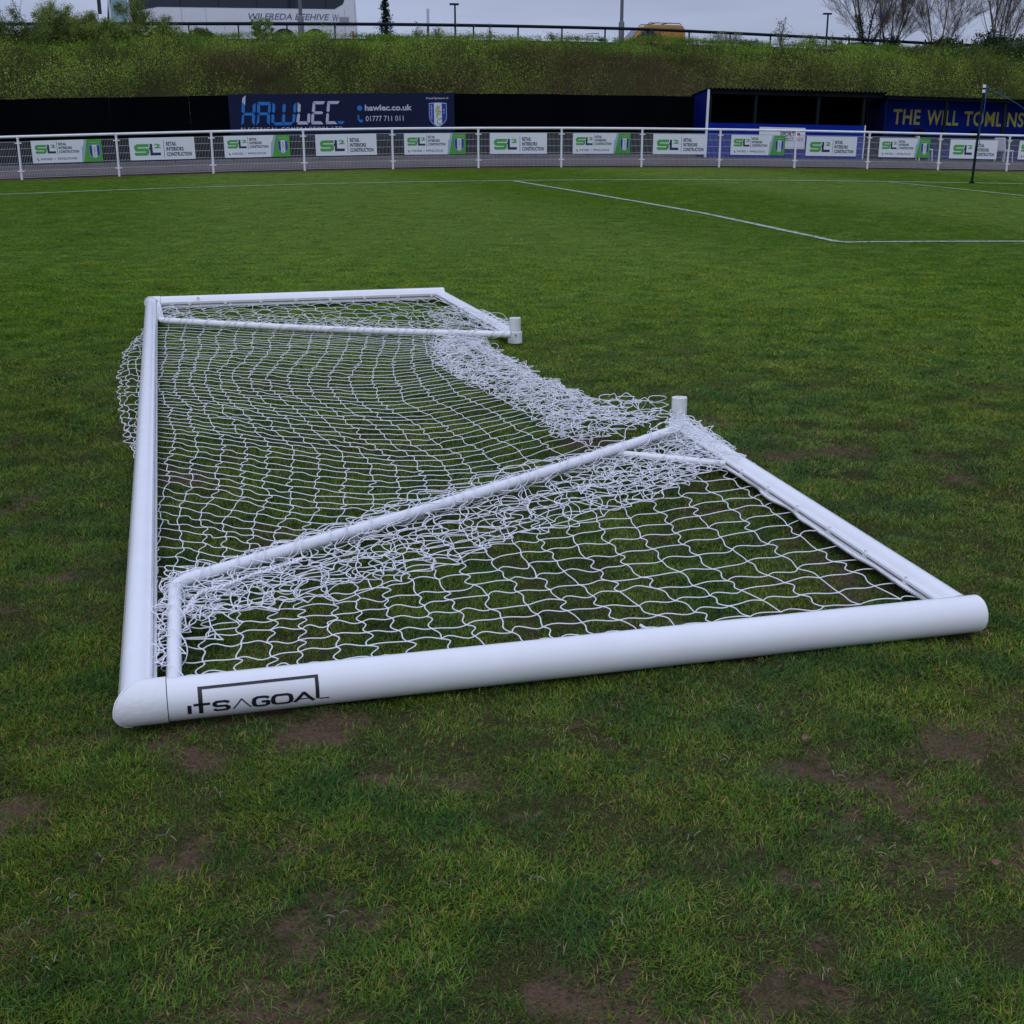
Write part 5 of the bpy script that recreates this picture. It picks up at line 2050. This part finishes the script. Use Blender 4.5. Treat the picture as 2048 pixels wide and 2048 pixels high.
for k, (s, d, rx, h, c0, c1, ttl, n, sz) in enumerate([
    (14.9, 22.5, .35, .75, (.06, .10, .04), (.09, .14, .05), 'thin upright shrub right of the small conifer', 300, .05),
    (15.8, 22.6, .45, .60, (.06, .10, .04), (.09, .14, .05), 'low wispy shrub by the short white post', 350, .05),
    (18.2, 22.6, .25, .75, (.07, .09, .04), (.09, .12, .05), 'single thin stem rising by the guard rail', 40, .04),
    (21.2, 22.8, .35, .45, (.06, .10, .03), (.10, .15, .05), 'small tuft of weed beneath the guard rail', 220, .05),
    (23.6, 23.0, .30, .28, (.05, .10, .04), (.08, .14, .05), 'low green clump left of the tall lamp column', 260, .05),
    (26.0, 22.8, .55, .75, (.045, .075, .035), (.07, .11, .04), 'spreading dark green sapling in front of the yellow van', 420, .05),
    (29.3, 22.0, .95, .75, (.20, .22, .18), (.34, .36, .32), 'pale grey-green blossoming bush straddling the guard rail', 2200, .04),
    (30.2, 21.4, .8, .45, (.12, .15, .08), (.22, .25, .18), 'low grey-green bush right of the blossoming one', 1300, .04),
    (32.3, 22.2, .7, 1.35, (.07, .11, .04), (.10, .15, .05), 'tall open shrub with upright leafy stems at the rail', 650, .05),
    (33.9, 22.2, .8, .75, (.07, .12, .03), (.11, .16, .05), 'broad low shrub left of the far street lamp', 800, .05),
    (35.8, 22.6, .8, .75, (.06, .10, .03), (.10, .14, .04), 'leafy shrub in front of the white car', 1100, .05),
]):
    leafy_bush(BK(s, d), rx, rx * .7, h, 'shrub', ttl, 'shrub', n=n, size=sz, c0=c0, c1=c1, seed=300 + k, stems=9, group='shrubs along the ridge')
# small conifer
cf = thing('conifer_tree', BK(13.75, 24.2), 0, 'small dark conifer standing alone against the sky beside the coach', 'tree')
MB().tube([(0, 0, 0), (.01, 0, 1.0), (.03, 0, 2.0)], [.05, .035, .01], 8).build('trunk', 'bark', cf, smooth=True)
rnd = np.random.default_rng(77)
Pc, n_br = [], 130
for k in range(n_br):
    z = 1.98 * (k + .5) / n_br
    L_ = (.50 * (1 - z / 2.02) ** .75 + .05) * rnd.uniform(.5, 1.2)
    a = rnd.uniform(0, 6.283)
    for t in np.linspace(.1, 1, 16):
        Pc.append((math.cos(a) * L_ * t + rnd.normal(0, .02), math.sin(a) * L_ * t + rnd.normal(0, .02), z + .07 * t * t - .06 * t + rnd.normal(0, .02)))
Pc = np.repeat(np.array(Pc), 3, axis=0) + rnd.normal(0, .02, (len(Pc) * 3, 3))
V_, F_, C_ = tri_leaves(Pc, .045, rnd, np.array([.012, .032, .026]) * rnd.uniform(.5, 1.7, (len(Pc), 1)))
np_mesh('crown', V_, F_, ['leaf_attr'], parent=cf, cols=C_)

# right end: bare trees and evergreens
bare_tree(BK(37.6, 23.6), 4.6, 'bare_tree', 'bare spring tree with an ivy covered trunk right of the far street lamp', 5, spread=.42, trunks=4, ivy=.40, split=.03, r0=.085, kids=(6, 9))
bare_tree(BK(39.3, 24.2), 4.2, 'bare_tree', 'bare multi-stemmed tree beside the blue oval sign', 6, spread=.45, trunks=4, ivy=.28, split=.03, r0=.07, kids=(6, 9))
bare_tree(BK(40.9, 22.6, -.5), 4.4, 'bare_tree', 'bare fan-shaped tree with a rusty orange stem', 8, spread=.5, trunks=3, split=.1, barkm='bark_rust', r0=.075, kids=(6, 9))
bare_tree(BK(46.9, 26.5), 6.2, 'bare_tree', 'tall bare tree with dark upright trunks near the right edge', 9, spread=.40, trunks=3, split=.12, r0=.10, kids=(6, 9))
bare_tree(BK(48.6, 28.5), 6.4, 'bare_tree', 'bare tree partly out of frame at the right edge', 12, spread=.42, trunks=2, split=.12, r0=.10, kids=(6, 9))
bare_tree(BK(-1.1, 21.5), 3.2, 'bare_tree', 'thin bare sapling rising from the bushes left of the coach', 14, spread=.30, trunks=2, split=.3, r0=.035, levels=2)
for k, (s, d, rx, h, c0, c1, ttl, n) in enumerate([
    (38.5, 20.0, 1.0, .8, (.07, .10, .035), (.10, .13, .04), 'yellow-green bush below the ivy covered trunk', 2200),
    (40.6, 19.4, 1.2, 1.0, (.05, .09, .03), (.08, .13, .04), 'green bush below the rusty stemmed tree', 3000),
    (42.4, 18.6, 1.3, 1.7, (.035, .065, .022), (.065, .11, .035), 'broad leafy evergreen bush below the gap in the trees', 4800),
    (44.2, 18.4, 1.4, 2.1, (.028, .05, .020), (.05, .085, .03), 'dark evergreen bush rising at the right of the bank', 5600),
    (46.2, 17.6, 1.5, 2.9, (.018, .036, .018), (.038, .062, .028), 'tallest very dark evergreen at the right edge', 7000),
    (44.0, 14.2, 1.4, 1.9, (.045, .06, .022), (.075, .085, .035), 'brownish green bush above the covered stand', 5000),
    (41.2, 22.4, 1.0, .8, (.03, .045, .02), (.05, .07, .03), 'low dark bush under the bare trees', 2400),
    (43.6, 22.0, 1.1, 1.1, (.02, .034, .018), (.04, .06, .03), 'dark bush at the foot of the tall bare tree', 2800),
    (43.8, 10.8, 1.4, 1.5, (.05, .075, .025), (.08, .11, .035), 'green bush directly behind the stand roof at right', 4200),
]):
    leafy_bush(BK(s, d), rx, rx, h, 'bush', ttl, 'bush', n=int(n * 1.6), size=.075, c0=c0, c1=c1, seed=400 + k, stems=14, dens=2.2, group='bushes at the right of the embankment')

# ------------------------------------------------------------------ guard rail, lamps and other things on the ridge
gr = thing('guard_rail', SD(-4, 23.2), FA, 'dark tubular guard rail running along the top of the embankment', 'railing')
GI = (Matrix.Translation(SD(-4, 23.2)) @ Matrix.Rotation(FA, 4, 'Z')).inverted()
gp = [GI @ SD(s, 23.2, 5.46 + (0 if s < 26 else -.012 * (s - 26))) for s in np.arange(-6, 48, 1.5)]
MB().tube([tuple(p) for p in gp], .07, 8).build('rail', 'rail_dark', gr, smooth=True)
pm = None
for k in range(0, 26):
    s = -5.4 + k * 2.09
    q = GI @ SD(s, 23.2, 4.75)
    if pm is None:
        pm = MB().box(-.03, .03, -.03, .03, 0, .70).build('post', 'rail_dark', gr, loc=q)
    else:
        c_ = pm.copy()
        COL.objects.link(c_)
        c_.location = q


def lamp(s, d, top, r, head, label, m='pole_grey', base=True):
    t = thing('street_lamp', SD(s, d, 4.55), FA, label, 'street lamp', 'lamp columns on the embankment')
    hh = top - 4.55
    MB().tube([(0, 0, 0), (0, 0, hh)], [r, r * .8], 12).build('pole', m, t, smooth=True)
    if base:
        MB().tube([(0, 0, 0), (0, 0, 1.22), (0, 0, 1.30)], [r * 1.6, r * 1.6, r * 1.05], 12).build('base_sleeve', m, t, smooth=True)
    MB().box(-head, head * .7, -.12, .12, hh, hh + .09).build('lantern', m, t)
    return t


lamp(9.92, 24.0, 12.5, .085, .5, 'pale grey lamp column in front of the coach rear wheels')
lamp(24.9, 23.9, 12.5, .085, .5, 'tall grey lamp column left of the yellow van')
lamp(19.5, 36, 7.38, .06, .28, 'distant slim lamp with a flat head right of the conifer', 'rail_dark', False)
lamp(41.85, 36, 7.50, .06, .28, 'distant slim lamp with a flat head left of the bare trees', 'rail_dark', False)
t = thing('marker_post', SD(16.83, 30, 4.53), FA, 'short white post near the small conifer', 'post')
MB().box(-.06, .06, -.06, .06, 0, 2.15).build('pole', 'pole_white', t)
MB().box(-.10, .10, -.10, .10, 0, .05).build('base_plate', 'pole_white', t)
t = thing('globe_lamp', BK(14.15, 18), FA, 'low grey stalk with a rounded head sticking out of the scrub', 'lamp')
hz_ = 4.84 - float(bank_z(18))
MB().tube([(0, 0, 0), (0, 0, hz_)], .035, 8).build('stalk', 'pole_grey', t)
MB().tube([(0, 0, hz_ - .10), (0, 0, hz_ - .02), (0, 0, hz_ + .07), (0, 0, hz_ + .12)], [.06, .12, .12, .04], 12).build('head', 'pole_white', t, smooth=True)
t = thing('metal_frame', SD(23.3, 24.2, 4.8), FA, 'small bent metal frame standing left of the tall lamp column', 'frame')
MB().tube([(0, 0, 0), (0, 0, .46), (.62, .1, .50)], .018, 6).build('tube', 'pole_grey', t)
MB().tube([(0, 0, .34), (.32, .05, .40)], .018, 6).build('cross_tube', 'pole_grey', t)
t = thing('oval_sign', SD(38.35, 23.7, 4.8), FA, 'small blue oval sign among the bare trees', 'sign')
MB().tube([(0, 0, 0), (0, 0, 1.45)], .03, 8).build('pole', 'pole_grey', t)
MB().prism([(.13 * math.cos(6.2832 * k / 18), 1.62 + .22 * math.sin(6.2832 * k / 18)) for k in range(18)], -.05, -.03).build('plate', 'blue_sign', t)


def wheel(par, x, y, r, w=.24):
    def disc(r_, y0_, y1_, nm, m, p_):
        mb_ = MB()
        n_ = 24
        mb_.add([(x + r_ * math.cos(6.2832 * k / n_), yy, r + r_ * math.sin(6.2832 * k / n_)) for yy in (y0_, y1_) for k in range(n_)],
                [(k, (k + 1) % n_, (k + 1) % n_ + n_, k + n_) for k in range(n_)] + [tuple(range(n_)), tuple(reversed(range(n_, 2 * n_)))])
        return mb_.build(nm, m, p_)
    ty = disc(r, y, y + w, 'wheel', 'tyre', par)
    disc(r * .58, y - .012, y + .02, 'rim', 'wheel_rim', ty)


def body_solid(profile, y0_, y1_, name, m, par, bev=.06):
    bm = bmesh.new()
    a = [bm.verts.new((x, y0_, z)) for x, z in profile]
    b = [bm.verts.new((x, y1_, z)) for x, z in profile]
    bm.faces.new(a)
    bm.faces.new(list(reversed(b)))
    n_ = len(profile)
    for k in range(n_):
        bm.faces.new([a[k], b[k], b[(k + 1) % n_], a[(k + 1) % n_]])
    bmesh.ops.recalc_face_normals(bm, faces=bm.faces)
    if bev: bmesh.ops.bevel(bm, geom=bm.edges[:], offset=bev, segments=3, affect='EDGES', clamp_overlap=True)
    me = bpy.data.meshes.new(name)
    bm.to_mesh(me)
    bm.free()
    me.materials.append(MAT[m])
    me.polygons.foreach_set('use_smooth', [True] * len(me.polygons))
    me.set_sharp_from_angle(angle=math.radians(35))
    o_ = bpy.data.objects.new(name, me)
    COL.objects.link(o_)
    o_.parent = par
    return o_


# coach
co_ = thing('coach', SD(1.62, 26.5, 4.53), FA, 'white coach with dark windows parked along the ridge, facing left', 'coach')
co_.rotation_euler = (0, -.008, FA)
CL = 11.2
body_solid([(.10, .30), (CL - .05, .30), (CL, .6), (CL - .08, 3.2), (CL - .35, 3.55), (.9, 3.6), (.35, 3.3), (.12, 2.2), (0, 1.2)], 0, 2.5, 'body', 'coach_white', co_, .10)
MB().prism([(1.05, 1.56), (1.55, 1.78), (2.25, 1.90), (10.15, 1.90), (10.55, 2.12), (10.7, 2.5), (10.7, 3.0), (1.4, 3.0), (1.0, 2.2)], -.012, .02).build('side_window', 'glass_dark', co_)
for x in (3.2, 4.9, 6.6, 8.3, 9.75):
    MB().box(x - .03, x + .03, -.016, -.0125, 1.93, 2.98).build('window_pillar', 'tyre', co_)
MB().prism([(.16, .95), (.80, 1.15), (.92, 1.75), (.85, 2.7), (.25, 2.9)], -.012, .02).build('cab_window', 'glass_pale', co_)
MB().prism([(-.02, 1.15), (.10, 1.15), (.30, 2.95), (.18, 2.95)], -.010, 2.4).build('windscreen', 'glass_dark', co_)
MB().box(.10, .17, -.014, -.008, .9, 2.9).build('screen_pillar', 'coach_white', co_)
mb = MB().tube([(.15, -.05, 2.35), (-.15, -.22, 2.45), (-.25, -.25, 2.2)], .03, 6)
mo = mb.build('mirror_arm', 'van_black', co_)
MB().box(-.36, -.20, -.34, -.18, 1.55, 2.15).build('mirror', 'van_black', mo)
for (x0, x1, z0_, z1_) in ((3.22, 3.235, .35, 1.88), (4.30, 4.315, .70, 1.88), (3.22, 4.30, .78, .795), (.9, CL - .1, 1.16, 1.172), (10.6, 10.615, .35, 1.88), (9.9, 9.915, .35, 1.15), (6.2, 6.215, .35, 1.15), (5.1, 5.115, .35, 1.15)):
    MB().box(x0, x1, -.0065, .0, z0_, z1_).build('panel_seam', 'grille_grey', co_)
MB().box(3.85, 4.15, -.010, .0, .86, .92).build('flap_handle', 'van_black', co_)
MB().box(10.35, 10.80, -.010, .0, 1.34, 1.56).build('side_vent', 'grille_grey', co_)
mb = MB()
put_text(mb, 'WILFREDA BEEHIVE', 6.12, 1.41, 3.70, .27, -.008, bold=.012, shear=.3)
put_text(mb, 'W', 10.0, 1.34, .30, .34, -.008, bold=.0, shear=.1)
mb.build('lettering', 'coach_text', co_)
for x in (2.2, 7.78, 9.20):
    n_ = 20
    mb = MB().flat([(x + .60 * math.cos(math.pi * k / n_), .46 + .58 * math.sin(math.pi * k / n_)) for k in range(n_ + 1)] + [(x - .60, .28), (x + .60, .28)], -.006)
    mb.build('wheel_arch', 'van_black', co_)
    wheel(co_, x, -.02, .49)
MB().box(10.92, 11.0, -.02, .01, .35, .95).build('tail_light', 'tail_red', co_)

# yellow van
vn = thing('van', SD(28.0, 33, 4.53), FA, 'orange-yellow panel van with roof bars driving left behind the guard rail', 'van')
VL = 3.85
body_solid([(.05, .25), (VL - .03, .25), (VL, .9), (VL - .12, 1.75), (VL - .35, 1.86), (1.65, 1.86), (1.30, 1.76), (.72, 1.14), (.18, .98), (0, .70)], 0, 1.7, 'body', 'van_yellow', vn, .07)
MB().prism([(.98, 1.16), (1.92, 1.16), (1.92, 1.64), (1.46, 1.64)], -.012, .02).build('side_window', 'glass_dark', vn)
MB().add([(.70, .12, 1.17), (1.27, .12, 1.75), (1.27, 1.58, 1.75), (.70, 1.58, 1.17)], [(0, 1, 2, 3)]).build('windscreen', 'glass_dark', vn)
MB().box(1.40, 1.43, -.015, -.0125, 1.18, 1.62).build('window_bar', 'van_yellow', vn)
for y in (.15, 1.55):
    MB().tube([(1.60, y, 1.86), (1.72, y, 1.95), (3.45, y, 1.95), (3.58, y, 1.86)], .022, 6).build('roof_bar', 'van_black', vn)
for x in (2.2, 2.9):
    MB().tube([(x, .15, 1.97), (x, 1.55, 1.97)], .022, 6).build('cross_bar', 'van_black', vn)
MB().box(VL - .10, VL + .012, -.012, .10, .75, 1.05).build('tail_light', 'tail_red', vn)
for (x0, x1, z0_, z1_) in ((2.0, 2.012, .4, 1.7), (2.95, 2.962, .4, 1.7), (2.0, 3.6, 1.10, 1.112), (.98, .992, .4, 1.15)):
    MB().box(x0, x1, -.006, 0, z0_, z1_).build('panel_seam', 'van_black', vn)
for x in (.72, 3.05):
    n_ = 16
    MB().flat([(x + .37 * math.cos(math.pi * k / n_), .33 + .36 * math.sin(math.pi * k / n_)) for k in range(n_ + 1)] + [(x - .37, .24), (x + .37, .24)], -.006).build('wheel_arch', 'van_black', vn)
    wheel(vn, x, -.015, .31, .2)
MB().box(.95, 1.10, -.16, -.02, 1.10, 1.28).build('mirror', 'van_black', vn)

# white car
ca_ = thing('car', SD(40.7, 34, 4.50), FA, 'white car half hidden by the scrub left of the bare trees', 'car')
body_solid([(.05, .22), (4.0, .22), (4.08, .6), (3.95, .95), (3.1, 1.0), (1.1, .96), (.15, .78), (0, .5)], 0, 1.7, 'body', 'car_white', ca_, .06)
body_solid([(.95, .95), (3.75, .95), (3.45, 1.35), (3.05, 1.46), (1.85, 1.46), (1.55, 1.38)], .12, 1.58, 'cabin', 'car_white', ca_, .05)
MB().prism([(1.22, 1.0), (2.25, 1.0), (2.25, 1.38), (1.68, 1.36)], .105, .13).build('front_window', 'glass_dark', ca_)
MB().prism([(2.32, 1.0), (3.45, 1.0), (3.25, 1.33), (2.32, 1.38)], .105, .13).build('rear_window', 'glass_dark', ca_)
for x in (.8, 3.25):
    wheel(ca_, x, -.015, .30, .2)
